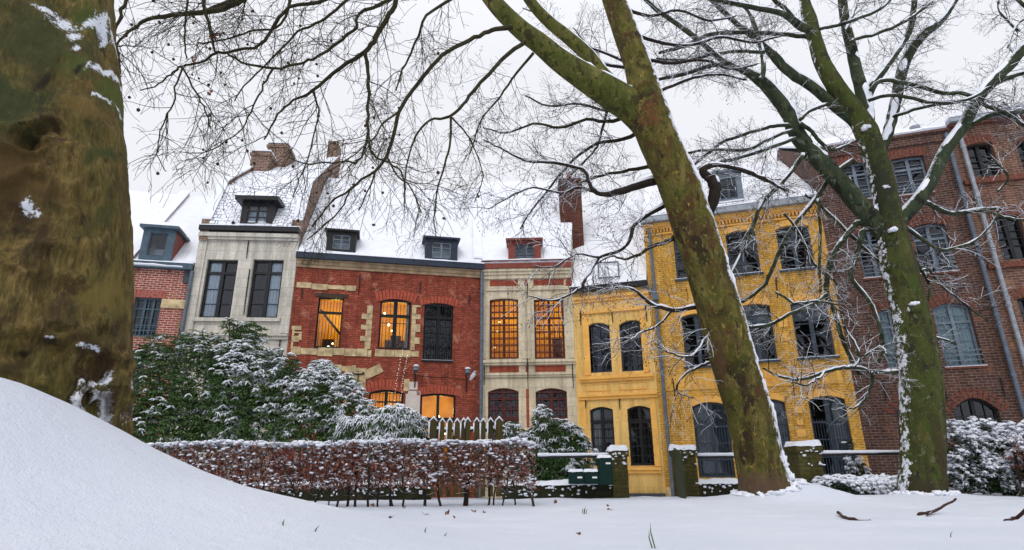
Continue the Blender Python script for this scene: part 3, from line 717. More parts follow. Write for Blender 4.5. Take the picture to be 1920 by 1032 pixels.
stones(547, 551, 612, 655, None); stones(547, 566, 612, 620); stones(560, 566, 622, 638, False); stones(615, 668, 686, 697); stones(672, 686, 690, 730, False)
mb = MB(); ax = h.sz(700,697); mb.obox((ax[0], -.01, ax[1]), (.26,0,.13), (0,.02,0), (-.07,0,.13))
ax = h.sz(664,703); mb.obox((ax[0], -.01, ax[1]), (.28,0,-.12), (0,.021,0), (.05,0,.12))
h.B(mb, 'stonework', MT['oldstone'])
stones(757, 768, 712, 733)
mb = MB(); h.pxband(757, 785, 733, 905, .02, mb); h.pxband(760, 783, 716, 731, .025, mb); h.B(mb, 'pier', MT['pier_stone'])
mb = MB()
for za, zb, p in ((ZE-.30, ZE-.20, .05), (ZE-.198, ZE-.08, .09), (ZE-.078, ZE+.03, .14)): mb.box(.01, h.W-.01, -p, .02, za, zb)
h.B(mb, 'cornice', mat_plain('grimy_cornice', (.36,.26,.16), .85, .4, 4))
prof = [(-.12, 7.55), (3.85, 12.45), (8, 7.6)]
h.roof(prof, MT['roof'], klr, krr, inr=.02, inl=.02)
h.parapet([(0, 7.6), (3.8, 12.3)], h.W-.30, .28, MT['chimred'], krr, .30)
for q_ in ((832,417),(915,463),(700,430)):
    a = h.roofhit(*q_, 7.55, 1.234, -.12); mb = MB(); mb.lathe([(.05,-.1),(.05,.16),(.07,.17),(.07,.2),(.01,.22)], a, 8); h.B(mb, 'roof_vent', MT['slate'])
h.gutter(-.02, h.W+.03, 7.42, MT['navy_paint'], h=.20, y=-.26, d=.26, snow=.06)
for (x0,x1,yt,yb,yD,hp,cap) in ((612,668,433,474,-.07,.12,'n'), (797,858,447,491,-.12,.34,'n')):
    a0, a1 = h.sz(x0,(yt+yb)/2,yD)[0], h.sz(x1,(yt+yb)/2,yD)[0]
    h.dormer((a0, a1, h.sz(x0,yb,yD)[1], h.sz(x0,yt,yD)[1]), yD, 0, MT['navy_paint'] if x0 > 700 else MT['black_paint'], over=.12, leaf=2, rows=3, hip=hp, gwid=.58, gh=.66, sideover=.08, toph=.06, room='dim_room', fr='grey_paint', gz=.2)
h.anchors([(675,516,672,552),(789,528,787,552),(881,552,879,572),(566,541,566,560)])
h.pipe([(h.W-.03, 7.35), (h.W-.03, 6.95), (h.W-.03, ZB)], .06, MT['zinc'], y=-.14)
mb = MB(); zc = h.sz(800, 722)[1]
P = [(h.sz(px,py)[0], -.015, h.sz(px,py)[1]) for px, py in ((770,703),(800,706),(840,708),(870,712),(884,706))]; mb.tube(P, [.008]*len(P), 4); h.B(mb, 'cable', MT['iron'])
# wall lamps, iron bracket, camera and string lights belong to the wall but can be lifted off it
def wall_lamp(px, py, label, bot, pivot=None):
    a = h.sz(px, py, -.3); b = h.sz(px, bot, -.03); R_ = empty('wall_lamp', h.w(a[0]-.0)+Vector((0,0,b[1])), h.phi, label, 'lamp', 'lamps on the red house')
    z = a[1]-b[1]
    m = MB(); m.tube([(0,-.03,0),(0,-.05,z*.6),(0,-.06,z-.12)], [.022]*3, 6); m.tube([(0,-.04,z-.14),(-.05,-.12,z-.10),(0,-.26,z-.09),(0,-.3,z-.05)], [.016]*4, 6); m.build('bracket', MT['iron'], R_)
    m = MB(); m.lathe([(.03,-.09),(.075,-.07),(.09,.0),(.085,.07),(.06,.10),(.02,.115)], (0,-.3,z-.02), 12); m.build('lamp_housing', MT['slate_paint'], R_, smooth=True)
    m = MB(); m.lathe([(.088,-.045),(.094,-.03),(.096,.02),(.088,.035)], (0,-.3,z-.01), 12); m.build('lamp_glass', MT['grey_paint'], R_, smooth=True)
    m = MB(); m.blob((0,-.3,z+.10), .095, .095, .05, 10, 6, .1); m.build('snow', MT['snow'], R_, smooth=True); return R_
wall_lamp(780, 692, 'dark snow-capped wall lamp above the whitewashed pier of the red house', 727)
wall_lamp(877, 697, 'dark snow-capped wall lamp right beside the white security camera', 735)
a = h.sz(889, 704, -.4); R_ = empty('security_camera', h.w(a[0]) + Vector((0,0,a[1])), h.phi, 'white tubular security camera beside the drainpipe of the red house', 'camera')
m = MB(); d1 = Vector((.13,-.10,.17)).normalized(); m.tube([-d1*.17+Vector((0,0,0)), d1*.15], [.06,.06], 10); m.build('camera_body', mat_plain('white_plastic', (.75,.76,.78), .4, .05), R_, smooth=False)
m = MB(); m.tube([(0,0,0),(-.12,.1,-.02),(-.2,.38,-.02)], [.02]*3, 6); m.build('bracket', MT['iron'], R_)
m = MB(); m.tube([-d1*.172, -d1*.178], [.045,.045], 10); m.build('lens', MT['black_paint'], R_)
m = MB(); m.obox(d1*.02+Vector((0,0,.068)), d1*.15, (.04,.03,0), (0,0,.012)); m.build('snow', MT['snow'], R_)
a = h.sz(672, 700, -.05); R_ = empty('iron_bracket', h.w(a[0]) + Vector((0,0,a[1]-.4)), h.phi, 'black iron bracket in the stonework left of the barred ground floor window', 'bracket')
m = MB(); m.tube([(0,-.06,0),(0,-.06,.4)], [.02]*2, 6); m.tube([(-.16,-.06,.36),(.16,-.06,.38)], [.022]*2, 6); m.build('arm', MT['iron'], R_)
m = MB(); m.blob((-.16,-.06,.38), .035,.035,.04, 6, 4); m.blob((.16,-.06,.40), .035,.035,.04, 6, 4); m.build('finial', MT['iron'], R_)
# ================================================================ HOUSE 4: cream stone with red-brown windows
h = mk('cream', 'cream_stone_house', 'narrow cream stone house with two orange-lit red-brown grid windows and brick panels')
klc, krc = -tn(7.5), tn(8)
ups = []
for xl, xr, bl, kk in ((918, 972, ((.28,.72,.035),(.2,.55,.04),(.1,.28,.035),(.1,.05,.03)), 0), (1002, 1058, ((.75,.3,.03),(.3,.8,.02)), 1)):
    r = h.rect(xl, xr, 673, 560)
    ex = None
    if kk: ex = MB(); ex.box(r[0]+.65, r[1]-.05, .9, 1.1, r[2], r[2]+.9)
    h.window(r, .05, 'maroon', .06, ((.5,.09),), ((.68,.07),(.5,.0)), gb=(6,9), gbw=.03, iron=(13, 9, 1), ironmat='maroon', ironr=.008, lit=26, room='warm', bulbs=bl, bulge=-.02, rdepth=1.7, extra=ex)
    ups.append(r)
lows = []
for xl, xr in ((915, 973), (1006, 1065)):
    r = h.rect(xl, xr, 872, 728); h.window(r, .12, 'maroon', .06, ((.5,.09),), ((.6,.08),), gb=(4,8), gbw=.025, iron=(9,7,1), ironmat='maroon', ironr=.007, bulge=-.02); lows.append(r)
ZE = 7.5
h.wall(MT['stone'], ZE, 9, klc, krc, gable=[(0,ZE),(4.4,13.0),(9,8)])
zz = lambda py, o=0: h.sz(990, py, o)[1]
mb = MB()
for ya, yb, p in ((503,508,.16),(508,514,.11),(514,522,.06),(538,544,.05),(674,679,.14),(679,684,.09),(700,703,.10),(703,707,.06)): mb.box(.0+.005, h.W-.005, -p, .02, zz(yb,-p), zz(ya,-p)-.002)
xs = (.005, ups[0][0]-.12, ups[0][1]+.12, ups[1][0]-.12, ups[1][1]+.12, h.W-.005)
for a, b in ((xs[0], xs[1]-.02), (xs[2]+.02, xs[2]+.20), (xs[3]-.20, xs[3]-.02), (xs[4]+.02, xs[5])):
    if b > a: mb.box(a, b, -.035, .02, zz(674)+.02, zz(544)-.01)
h.B(mb, 'moulding', MT['stone'])
mb = MB(); mb.box(-.02, h.W+.02, -.2, .02, zz(502,-.2), zz(493,-.2)); h.B(mb, 'eaves_board', MT['redwood'])
mb = MB()
cm = (ups[0][1]+ups[1][0])/2
for a, b, ya, yb in ((ups[0][0], ups[0][1], 524.5, 536), (ups[1][0], ups[1][1]+.05, 524.5, 536), (ups[0][0], ups[0][1], 686, 698), (ups[1][0], ups[1][1], 686, 698)):
    mb.box(a, b, -.006, .02, zz(yb), zz(ya))
mb.box(cm-.05, cm+.05, -.008, .02, zz(672), zz(545)); mb.box(cm-.05, cm+.05, -.0081, .02, zz(536), zz(524.5)); mb.box(cm-.05, cm+.05, -.0082, .02, zz(698), zz(686)); mb.box(cm-.05, cm+.05, -.0083, .02, zz(802), zz(729)); mb.box(h.W-.22, h.W-.02, -.0065, .02, zz(540), zz(510)-.2)
h.B(mb, 'brick_panel', MT['crbrick'])
for r in lows: h.trim([(r[0]-.1, r[0]-.01, -.03, .02, r[2], r[3]-.12), (r[1]+.01, r[1]+.1, -.03, .02, r[2], r[3]-.12)], MT['stone'], 'window_surround')
h.anchors([(989,672,990,728),(908,684,908,722),(1073,682,1075,728),(989,528,989,560)], -.15)
prof = [(-.12, 7.62), (4.45, 13.25), (9, 7.8)]
h.roof(prof, MT['roof'], klc, krc)
h.gutter(-.02, h.W+.02, 7.72, MT['redwood'], h=.03, y=-.22, d=.2, snow=.05)
yD = -.16; a0, a1 = h.sz(953,468,yD)[0], h.sz(1014,468,yD)[0]
h.dormer((a0, a1, h.sz(985,490,yD)[1], h.sz(985,452,yD)[1]), yD, 0, MT['redwood'], over=.12, leaf=2, rows=4, hip=.12, gwid=.58, gh=.72, sideover=.08, toph=.07, fr='slate_paint')
y0_ = 1.7; s0, s1 = h.sz(1049,360,y0_)[0], h.sz(1090,360,y0_)[0]; zt = h.sz(1068,335,y0_)[1]
mb = MB(); mb.box(s0, s1, y0_, y0_+.62, 8.6, zt-.35); mb.box(s0-.05, s1+.05, y0_-.05, y0_+.67, zt-.35, zt-.2); mb.box(s0-.02, s1+.02, y0_-.02, y0_+.64, zt-.2, zt)
c = h.B(mb, 'chimney', MT['chimred']); mb = MB(); mb.lathe([(.12,0),(.10,.2),(.11,.35),(.09,.42)], ((s0+s1)/2, y0_+.3, zt+.002), 10); h.B(mb, 'chimney_pot', MT['crbrick'], c)
mb = MB(); mb.box(s0-.03, s0+.2, y0_-.03, y0_+.65, zt+.003, zt+.06); mb.box(s1-.2, s1+.03, y0_-.03, y0_+.65, zt+.004, zt+.07); h.B(mb, 'snow', MT['snow'], c)
h.parapet([(.0, 7.7), (3.0, 11.4)], h.W-.2, .18, MT['slate'], krc, .12)
# ================================================================ HOUSE 5: small pale yellow
h = mk('smally', 'small_yellow_house', 'small pale yellow house with four arched dark windows and a snowy skylight', 'house')
ups = [h.rect(1099, 1145, 699, 605), h.rect(1163, 1212, 696, 600)]; lows = [h.rect(1108, 1152, 873, 763), h.rect(1179, 1224, 873, 761)]
for r in ups: h.window(r, .13, 'navy_paint', .06, ((.5,.14),), ((.52,.07),), gb=(4,6), dep=.16)
for r in lows: h.window(r, .10, 'black_paint', .06, ((.5,.10),), ((.73,.09),), iron=(6, 5, .78), dep=.14, room='dim_room', ironr=.011, bulge=-.03, curtain=('blind', ((.06,.46,0),)) if r is lows[0] else None)
ZE = 6.5
h.wall(MT['ylight'], ZE, 8, -tn(8), 0, gable=[(0,ZE),(4.5,11.6),(8,8)])
mb = MB(); z_ = lambda py, o=0: h.sz(1155, py, o)[1]
for ya, yb, p, xa, xb in ((550,556,.10,0,1),(556,562,.05,0,1),(580,584,.07,.12,.93),(703,709,.12,.05,.97),(709,714,.07,.05,.97),(738,742,.12,.03,1),(742,748,.07,.03,1),(877,882,.12,.05,.97),(882,888,.07,.05,.97)):
    mb.box(h.W*xa+.005, h.W*xb-.005, -p, .02, z_(yb,-p), z_(ya,-p)-.002)
zt_, zb_ = z_(580)-.03, z_(703)+.03
mb.box(h.W*.12, h.W*.2, -.03, .02, zb_, zt_); mb.box(h.W*.86, h.W*.93, -.03, .02, zb_, zt_)
zt_, zb_ = z_(748)-.03, z_(877)+.03
mb.box(h.W*.04, h.W*.11, -.03, .02, zb_, zt_); mb.box(h.W*.9, h.W*.97, -.03, .02, zb_, zt_)
for xa, xb in ((.12,.42),(.55,.88)):
    za, zb = z_(732), z_(718)
    for q in ((xa,xb,za,za+.03),(xa,xb,zb-.03,zb)): mb.box(h.W*q[0], h.W*q[1], -.02, .02, q[2], q[3])
    for q in (xa, xb): mb.box(h.W*q-.015, h.W*q+.015, -.021, .02, za+.03, zb-.03)
h.B(mb, 'moulding', MT['ytrim'])
mb = MB(); mb.box(.02, h.W-.02, -.05, .02, ZB, z_(925)); h.B(mb, 'plinth', MT['slate'])
h.anchors([(1088,583,1089,610),(1147,585,1149,606),(1210,573,1213,603),(1098,746,1098,766),(1161,744,1162,768)])
prof = [(-.12, 6.62), (4.6, 12.0), (8, 8)]
h.roof(prof, MT['roof'], -tn(8), 0, inr=.03)
h.gutter(-.05, h.W-.02, 6.50, MT['black_paint'], h=.17, y=-.22, d=.24, snow=.05)
f = [h.roofhit(px, py, 6.62, (12-6.62)/4.72, -.12) for px, py in ((1124,530),(1162,527),(1160,499),(1123,501))]
mb = MB(); off = Vector((0,-.12,.12))
for a, b in zip(f, f[1:]+f[:1]): mb.tube([Vector(a)+off, Vector(b)+off], [.03,.03], 4)
h.B(mb, 'roof_window', MT['slate_paint'])
# ================================================================ HOUSE 6: tall ochre
h = mk('bigy', 'ochre_house', 'tall three-storey ochre yellow house with three columns of grey windows, behind the leaning tree')
rows_ = [[h.rect(1265,1321,522,440), h.rect(1364,1422,514,432), h.rect(1459,1523,505,422)],
         [h.rect(1281,1338,686,588), h.rect(1388,1451,677,570), h.rect(1489,1559,670,562)],
         [h.rect(1304,1371,896,754), h.rect(1413,1482,893,748), h.rect(1526,1597,893,742)]]
for i, rw in enumerate(rows_):
    for j, r in enumerate(rw):
        if i < 2:
            h.window(r, .09, 'slate_paint', .06, ((.5,.12),), ((.66 if i == 0 else .68,.09),), gb=(2, 5) if i else (2,4), gbw=.03, dep=.13, sill=(.07,.07,.07), sillm='slate_paint', blind=.66 if i and j else None, iron=None)
        else:
            h.window(r, .12, 'slate_paint', .06, ((.5,.13),), ((.67,.05),), iron=(13, 3, .68), ironmat='slate_paint', ironr=.011, bulge=.03, dep=.14, curtain=('curtain_dark', ((.04,.46,.0),(.54,.97,.0))) if j < 2 else ('curtain_dark', ((.55,.95,.0),)), room='dark_room')
ZE = 8.75
h.wall(MT['ybrick'], ZE, 8, 0, 0, gable=[(0,ZE),(5.2,13.1),(8,11)], y0=0)
mb = MB()
zf = lambda px, py, o=0: h.sz(px, py, o)[1]
zA, zB = rows_[1][1][2], rows_[2][1][3]
mb2 = MB(); segs = 30
# rendered zone between the first floor sills and the ground floor arches
mb2.box(.25, h.W-.25, -.018, .02, zB+.38, zA-.30)
h.B(mb2, 'render', MT['yplaster'])
for k, rw in enumerate(rows_):
    for r in rw:
        mb = MB(); a = (.09,.09,.12)[k]; hh = .2; cu = h.curve((r[0],r[1],r[2],r[3],a)); 
        for (xa,za),(xb,zb) in zip(cu[:-1],cu[1:]): mb.add([(xa,-.03,za+.004),(xb,-.03,zb+.004),(xb,-.03,zb+hh),(xa,-.03,za+hh),(xa,.0,za+.004),(xb,.0,zb+.004),(xb,.0,zb+hh),(xa,.0,za+hh)],[(0,1,2,3),(0,4,5,1),(3,2,6,7)])
        h.B(mb, 'lintel', MT['ytrim'])
mb = MB(); mb.box(.01, h.W-.01, -.06, .02, ZE-.42, ZE-.36); mb.box(.01, h.W-.01, -.16, .02, ZE-.16, ZE-.02); mb.box(.01, h.W-.01, -.10, .02, ZE-.22, ZE-.16)
n = 52
for i in range(n): x = .06+(h.W-.12)*i/(n-1); mb.box(x-.03, x+.03, -.09, .02, ZE-.34, ZE-.222)
h.B(mb, 'cornice', MT['ytrim'])
mb = MB()
for i in (0, 1):
    for j in (0, 1):
        mb = MB(); r, r2_ = rows_[i+1][j], rows_[i+1][j+1]; c = (r[1]+r2_[0])/2; zc = (r[2]+r[3])/2
        if i == 0: mb.box(c-.13, c+.13, -.03, .02, zc-.35, zc-.1); mb.box(c-.13, c+.13, -.03, .02, zc+.1, zc+.35)
        else:
            for q in range(5): mb.box(c-.12+(q%2)*.03, c+.12-(q%2)*.03, -.03, .02, zc-.7+q*.34, zc-.5+q*.34)
        h.B(mb, 'quoins', MT['ytrim'])

h.anchors([(1261,710,1267,750),(1484,690,1490,745),(1455,520,1458,560),(1366,694,1370,734)])
prof = [(-.15, 8.98), (5.3, 13.05), (8, 11)]
h.roof(prof, MT['roof_tile'], 0, 0, inl=.25, inr=.02)
h.gutter(-.06, h.W, 8.74, MT['palezinc'], h=.2, y=-.34, d=.34, snow=.06)
h.parapet([(0,8.8),(5.2,13.0)], .004, .22, MT['chimred'], 0, .14)
yD = .0; a0, a1 = h.sz(1338,350,yD)[0], h.sz(1392,350,yD)[0]
h.dormer((a0, a1, h.sz(1365,380,yD)[1], h.sz(1365,324,yD)[1]), yD, 0, MT['grey_paint'], over=.12, leaf=2, rows=3, hip=.14, gwid=.6, gh=.7, sideover=.05, toph=.08, fr='slate_paint')
xp = h.sz(1236,640,-.1)[0]
h.pipe([(xp, 8.7), (xp, 6.0), (xp, ZB)], .055, MT['zinc'], y=-.1)
mb = MB(); mb.tube([(-.25,-.12,6.52),(.0,-.14,6.45),(xp,-.12,6.1)], [.05]*3, 7); mb.box(xp-.1, xp+.1, -.2, -.02, 5.95, 6.15); h.B(mb, 'pipe_branch', MT['zinc'])
mb = MB(); mb.box(.02, h.W-.02, -.04, .02, ZB, .0); h.B(mb, 'plinth', MT['oldstone'])
# ================================================================ HOUSE 7: big brown brick block and its wing
h = mk('brown', 'brown_brick_building', 'tall brown brick building with blue-grey windows behind the mossy upright tree', 'building')
wins = [((1583,1632,376,304),.025,0), ((1678,1741,365,293),.025,0), ((1612,1664,521,430),.10,0), ((1717,1784,512,418),.10,0), ((1653,1709,691,578),.14,1), ((1760,1832,688,567),.14,1), ((1683,1745,815,752),.3,2), ((1794,1880,850,746),.34,2)]
rr = []
for (q, a, k) in wins:
    r = h.rect(*q); 
    if r[1] > h.W-.12: r = (r[0], h.W-.12, r[2], r[3])
    rr.append((r, a, k))
    h.window(r, a, 'grey_paint' if k < 2 else 'iron', .06, ((.5,.09),), ((.70,.07),) if k < 2 else ((.4,.06),), gb=(2,5) if k < 2 else (4,3), gbw=.02, dep=.14, room='dark_room', sill=(.06,.04,.06) if k < 2 else None, sillm='brownlintel',
             iron=(2, 3, .26) if k < 2 else None, ironmat='grey_paint', bulge=-.03, curtain=('curtain_teal', ((.04,.96,.0),)) if k == 1 else None)
ZT = 10.62
h.wall(MT['brownbrick'], ZT, 9, 0, 0, gable=[(0,ZT),(5.7,13.9),(9,12)])
for r, a, k in rr: h.voussoirs((*r, a), .3, ext=.1, proud=.015)
h.finish('brownlintel')
mb = MB(); mb.box(0.01, h.W, -.12, .3, ZT+.0, ZT+.1); mb.box(0.01, h.W, -.05, .02, ZT-.3, ZT-.003); h.B(mb, 'cornice', MT['brownbrick'])
h.roof([(-.1,ZT+.1),(5.6,13.95),(9,12)], MT['roof'], inl=.05, inr=.05, th=.08)
mb = MB(); v = h.sz(1716,243,1.0); mb.lathe([(.13,-1.2),(.13,.0),(.16,.02),(.16,.1),(.02,.14)], (v[0],1.0,v[1]), 10); h.B(mb, 'vent_pipe', MT['palezinc'])
xa = h.W-.12
h.pipe([(xa, ZT-.1), (xa, ZB)], .06, MT['zinc'], y=-.12)
h.anchors([(1655,712,1662,752),(1768,712,1776,754),(1876,708,1885,745)])
bmat = h
h = mk('wing', 'brick_wing', 'lighter tan brick wing at the right edge with black-framed windows and a snowy drainpipe', 'building')
wins = [(1819,1869,331,267), (1912,1960,325,262), (1870,1925,487,402), (1958,2010,482,398), (1917,1965,640,556)]
rr = []
for q in wins:
    r = h.rect(*q); rr.append(r); h.window(r, .05, 'black_paint', .06, ((.5,.10),), ((.5,.03),), gb=(2,3), dep=.16, room='dark_room')
ZT = 10.72
h.wall(MT['wingbrick'], ZT, 9, 0, 0)
for r in rr: h.voussoirs((*r, .05), .28, ext=.06, proud=.015)
h.finish('brownlintel')
zc = rr[0][2]-.1; zd = rr[2][2]-.1
mb = MB(); mb.box(.02, h.W, -.1, .02, zc-.14, zc); mb.box(.02, h.W, -.1, .02, zd-.14, zd); mb.box(0, h.W, -.16, .1, ZT, ZT+.09); h.B(mb, 'string_course', MT['brownlintel'])
h.gutter(0, h.W, ZT+.1, MT['palezinc'], h=.14, y=-.3, d=.32, snow=.07)
h.roof([(.05,ZT+.15),(3,ZT+.6),(8.9,ZT+.8)], MT['roof'], th=.06, inl=.02)
xp = h.sz(1862,460,-.1)[0]
h.pipe([(.22, ZT+.05), (.22, ZB)], .06, MT['palezinc'], y=-.14)
mb = MB(); mb.box(2.3, 3.2, 1.2, 2.0, ZT+.2, ZT+1.15); c = h.B(mb, 'chimney', MT['chimred']); mb = MB(); mb.box(2.28, 3.22, 1.18, 2.02, ZT+1.153, ZT+1.22); h.B(mb, 'snow', MT['snow'], c)
#@@TERRAIN
# ================================================================ GROUND
RY = 2.35
_bank = [(-600,560),(-300,640),(0,708),(60,738),(120,772),(160,800),(240,840),(300,870),(400,905),(470,920),(560,942),(650,966),(800,996),(950,1018),(1100,1040)]
BK = []
for px, py in _bank:
    y_ = RY + max(0, px)/1100*1.2; q = at(px, py, y_); BK.append((q.x, q.z, y_))
def sm(t): t = max(0, min(1, t)); return t*t*(3-2*t)
def base_z(x, y):
    z = .34*sm((9.5-y)/9.0)*sm((y+14)/10)
    return z
MOUNDS = []
_r = random.Random(3); DENTS = [(_r.uniform(-4, 7.5), _r.uniform(5.2, 10.6), _r.uniform(.07,.22), _r.uniform(.008,.028)) for _ in range(90)]
FENCE_Y = 13.0
def gz(x, y, fine=True):
    z = base_z(x, y)
    # bank round the big tree
    xs = BK
    if x <= xs[0][0]: bz, by = xs[0][1], xs[0][2]
    elif x >= xs[-1][0]: bz, by = None, 3.5
    else:
        for (a, za, ya), (b, zb_, yb) in zip(xs[:-1], xs[1:]):
            if a <= x <= b: t = (x-a)/(b-a); bz = za+(zb_-za)*t; by = ya+(yb-ya)*t; break
    if bz is not None:
        bb = base_z(x, by); hgt = bz-bb; f = 1 if x < BK[-3][0] else sm((BK[-1][0]-x)/(BK[-1][0]-BK[-3][0]))
        d = y-by; wd = 1.0 if d < 0 else 1.5
        z += hgt*f*math.exp(-(d/wd)**2)
    for (mx, my, mh, mr, sx) in MOUNDS:
        d2 = ((x-mx)/(mr*sx))**2+((y-my)/mr)**2
        if d2 < 9: z += mh*math.exp(-d2)
    if fine:
        for (ax_, ay_, ar_, ah_) in DENTS:
            d2 = ((x-ax_)**2+((y-ay_)*1.3)**2)/ar_**2
            if d2 < 6: z -= ah_*(math.exp(-d2)-.35*math.exp(-(d2-1.6)**2*2))
        z += .022*noise.noise(Vector((x*.9, y*.9, 0)))+(.016*noise.noise(Vector((x*1.6, y*4, 4)))+.010*noise.noise(Vector((x*4, y*7, 9))))*sm((y-2.8)/3)+.004*noise.noise(Vector((x*9, y*9, 4)))
    z += (-.35)*sm((y-13.6)/.5) if y > 13.6 else 0
    return z
CTB = at(1441, 930, 11.0); RTB = at(1732, 925, 11.9)
MOUNDS += [(CTB.x+.42, 10.8, .26, .55, 1.5), (CTB.x+.2, 11.2, .12, 1.0, 1.9), (RTB.x, 11.8, .10, .8, 1.6)]
def axis(a, b, n, p=1.0): return [a+(b-a)*(i/n)**p for i in range(n+1)]
xs = [-300,-150,-80,-45,-28,-20] + [-16+i*.25 for i in range(32)] + [-8+i*.1 for i in range(200)] + [12+i*.3 for i in range(20)] + [18,22,28,45,80,150,300]
ys = [-300,-120,-50,-25,-14,-8,-5,-3.5,-2.5,-1.5,-1,-.6,-.3] + [i*.08 for i in range(64)] + [5.12+i*.1 for i in range(96)] + [14.8,15.5,17,20,26,40,80,150,300]
m = MB(); m.v = [(x, y, gz(x, y)) for y in ys for x in xs]; nx = len(xs)
m.f = [(j*nx+i, j*nx+i+1, (j+1)*nx+i+1, (j+1)*nx+i) for j in range(len(ys)-1) for i in range(nx-1)]
tag(m.build('ground', MT['ground'], uv=False, smooth=True), kind='structure')
# ================================================================ TREES
def catmull(P, R, sub=3, jit=0, rnd=random):
    if len(P) < 3: return P, R
    o, q = [], []
    for i in range(len(P)-1):
        p0, p1, p2, p3 = P[max(i-1,0)], P[i], P[i+1], P[min(i+2,len(P)-1)]
        for k in range(sub):
            t = k/sub; t2, t3 = t*t, t*t*t
            v = .5*((2*p1)+(-p0+p2)*t+(2*p0-5*p1+4*p2-p3)*t2+(-p0+3*p1-3*p2+p3)*t3)
            if jit and (i or k): v = v+Vector((rnd.gauss(0,jit), rnd.gauss(0,jit), rnd.gauss(0,jit)))
            o.append(v); q.append(R[i]+(R[i+1]-R[i])*t)
    o.append(P[-1]); q.append(R[-1]); return o, q
def pxpath(pts, D0, D1=None, sub=3, jit=0, rnd=random):
    """limb traced from the photo: (px,py,r_px) given true distance and thickness"""
    n = len(pts); P, R = [], []; D1 = D0 if D1 is None else D1
    for i, (x, y, r) in enumerate(pts):
        r = r if r > 7.5 else r*.72
        D = D0+(D1-D0)*(i/(n-1)); p = at(x, y, D); P.append(p)
        d = (p-Vector((0,0,CAMZ))); depth = -(RM.transposed() @ d).z; R.append(max(.003, r*depth/FPX))
    return catmull(P, R, sub, jit, rnd)
def rvec(rnd):
    while True:
        v = Vector((rnd.uniform(-1,1), rnd.uniform(-1,1), rnd.uniform(-1,1)))
        if .05 < v.length < 1: return v.normalized()
class Crown:
    def __init__(s, seed, gravity, wig, lens, rads, dens, amin=30, amax=65, flat=1.0):
        s.rnd = random.Random(seed); s.g = Vector(gravity); s.wig = wig; s.lens = lens; s.rads = rads; s.dens = dens; s.amin = amin; s.amax = amax
        s.tw = []; s.tips = []; s.flat = flat
    def spawn(s, P, R, lev=0, t0=.1, dens=None, lenk=1):
        if lev >= len(s.lens): return
        L = [0]
        for a, b in zip(P[:-1], P[1:]): L.append(L[-1]+(b-a).length)
        n = L[-1]*(dens or s.dens[lev]); n = int(n)+(s.rnd.random() < n-int(n))
        for _ in range(n):
            t = (t0+(1-t0)*s.rnd.random())*L[-1]; i = 0
            while i < len(L)-2 and L[i+1] < t: i += 1
            f = (t-L[i])/max(1e-6, L[i+1]-L[i]); p = P[i].lerp(P[i+1], f); pr = R[i]+(R[i+1]-R[i])*f
            tan = (P[i+1]-P[i]).normalized(); ax = rvec(s.rnd); ax = (ax-tan*ax.dot(tan)).normalized()
            an = rad(s.rnd.uniform(s.amin, s.amax)); d = (tan*math.cos(an)+ax*math.sin(an)); d.y *= s.flat; d.normalize()
            ln = s.lens[lev]*s.rnd.uniform(.45, 1.25)*lenk*(1 if t < .8*L[-1] else .7); r = min(pr*.7, s.rads[lev]*s.rnd.uniform(.7,1.2))
            s.grow(p, d, ln, r, lev)
    def grow(s, p, d, ln, r, lev):
        seg = (.075,.055,.045,.04)[min(lev,3)]*(1 if ln > .3 else .7); n = max(3, int(ln/seg)); P, R = [p.copy()], [r]; rt = max(.0027, r*.4)
        for i in range(n):
            d = (d + rvec(s.rnd)*s.wig + s.g*(.5+.5*i/n)).normalized(); p = p+d*(ln/n); P.append(p.copy()); R.append(r+(rt-r)*(i+1)/n)
        s.tw.append((P, R, lev)); s.tips.append((P[-1], d)); s.spawn(P, R, lev+1, .15)
    def snow(s, mb, p=.6, maxlev=1):
        for P, R, lev in s.tw:
            if lev > maxlev or s.rnd.random() > p: continue
            a = s.rnd.randint(0, 1); b = len(P)-s.rnd.randint(0, 1); o = Vector((.1,-.35,.9))
            if b-a > 2: mb.tube([q+o*(r*.75+.0012) for q, r in zip(P[a:b], R[a:b])], [r*.85+.0012 for r in R[a:b]], 3, cap=False)
    def mesh(s, mb, thin=.0):
        for P, R, lev in s.tw: mb.tube(P, R, 5 if R[0] > .02 else 3, cap=False)
WIND = (.22, -.30, .92)
def snow_strips(mb, P, R, rnd, th=.9, rmin=.012, k=.72, gap=.15, side=WIND):
    """ridge of snow along the upper side of a limb"""
    run, rr = [], []
    def flush():
        if len(run) > 2:
            rr[0] *= .3; rr[-1] *= .3; mb.tube(run, rr if max(rr) < .06 else [q*.82 for q in rr], 6 if rr[1] < .05 else 8)
        run.clear(); rr.clear()
    for i in range(len(P)):
        a, b = P[max(0,i-1)], P[min(len(P)-1,i+1)]; t = (b-a).normalized(); up = Vector(side) if side else Vector((0,0,1)); u = up-t*up.dot(t)
        if u.length < 1-th+.25 or R[i] < rmin or rnd.random() < gap: flush(); continue
        u.normalize(); q = rnd.uniform(.8, 1.15)
        run.append(P[i]+u*R[i]*(1.0-k*.55)); rr.append(R[i]*k*q)
    flush()
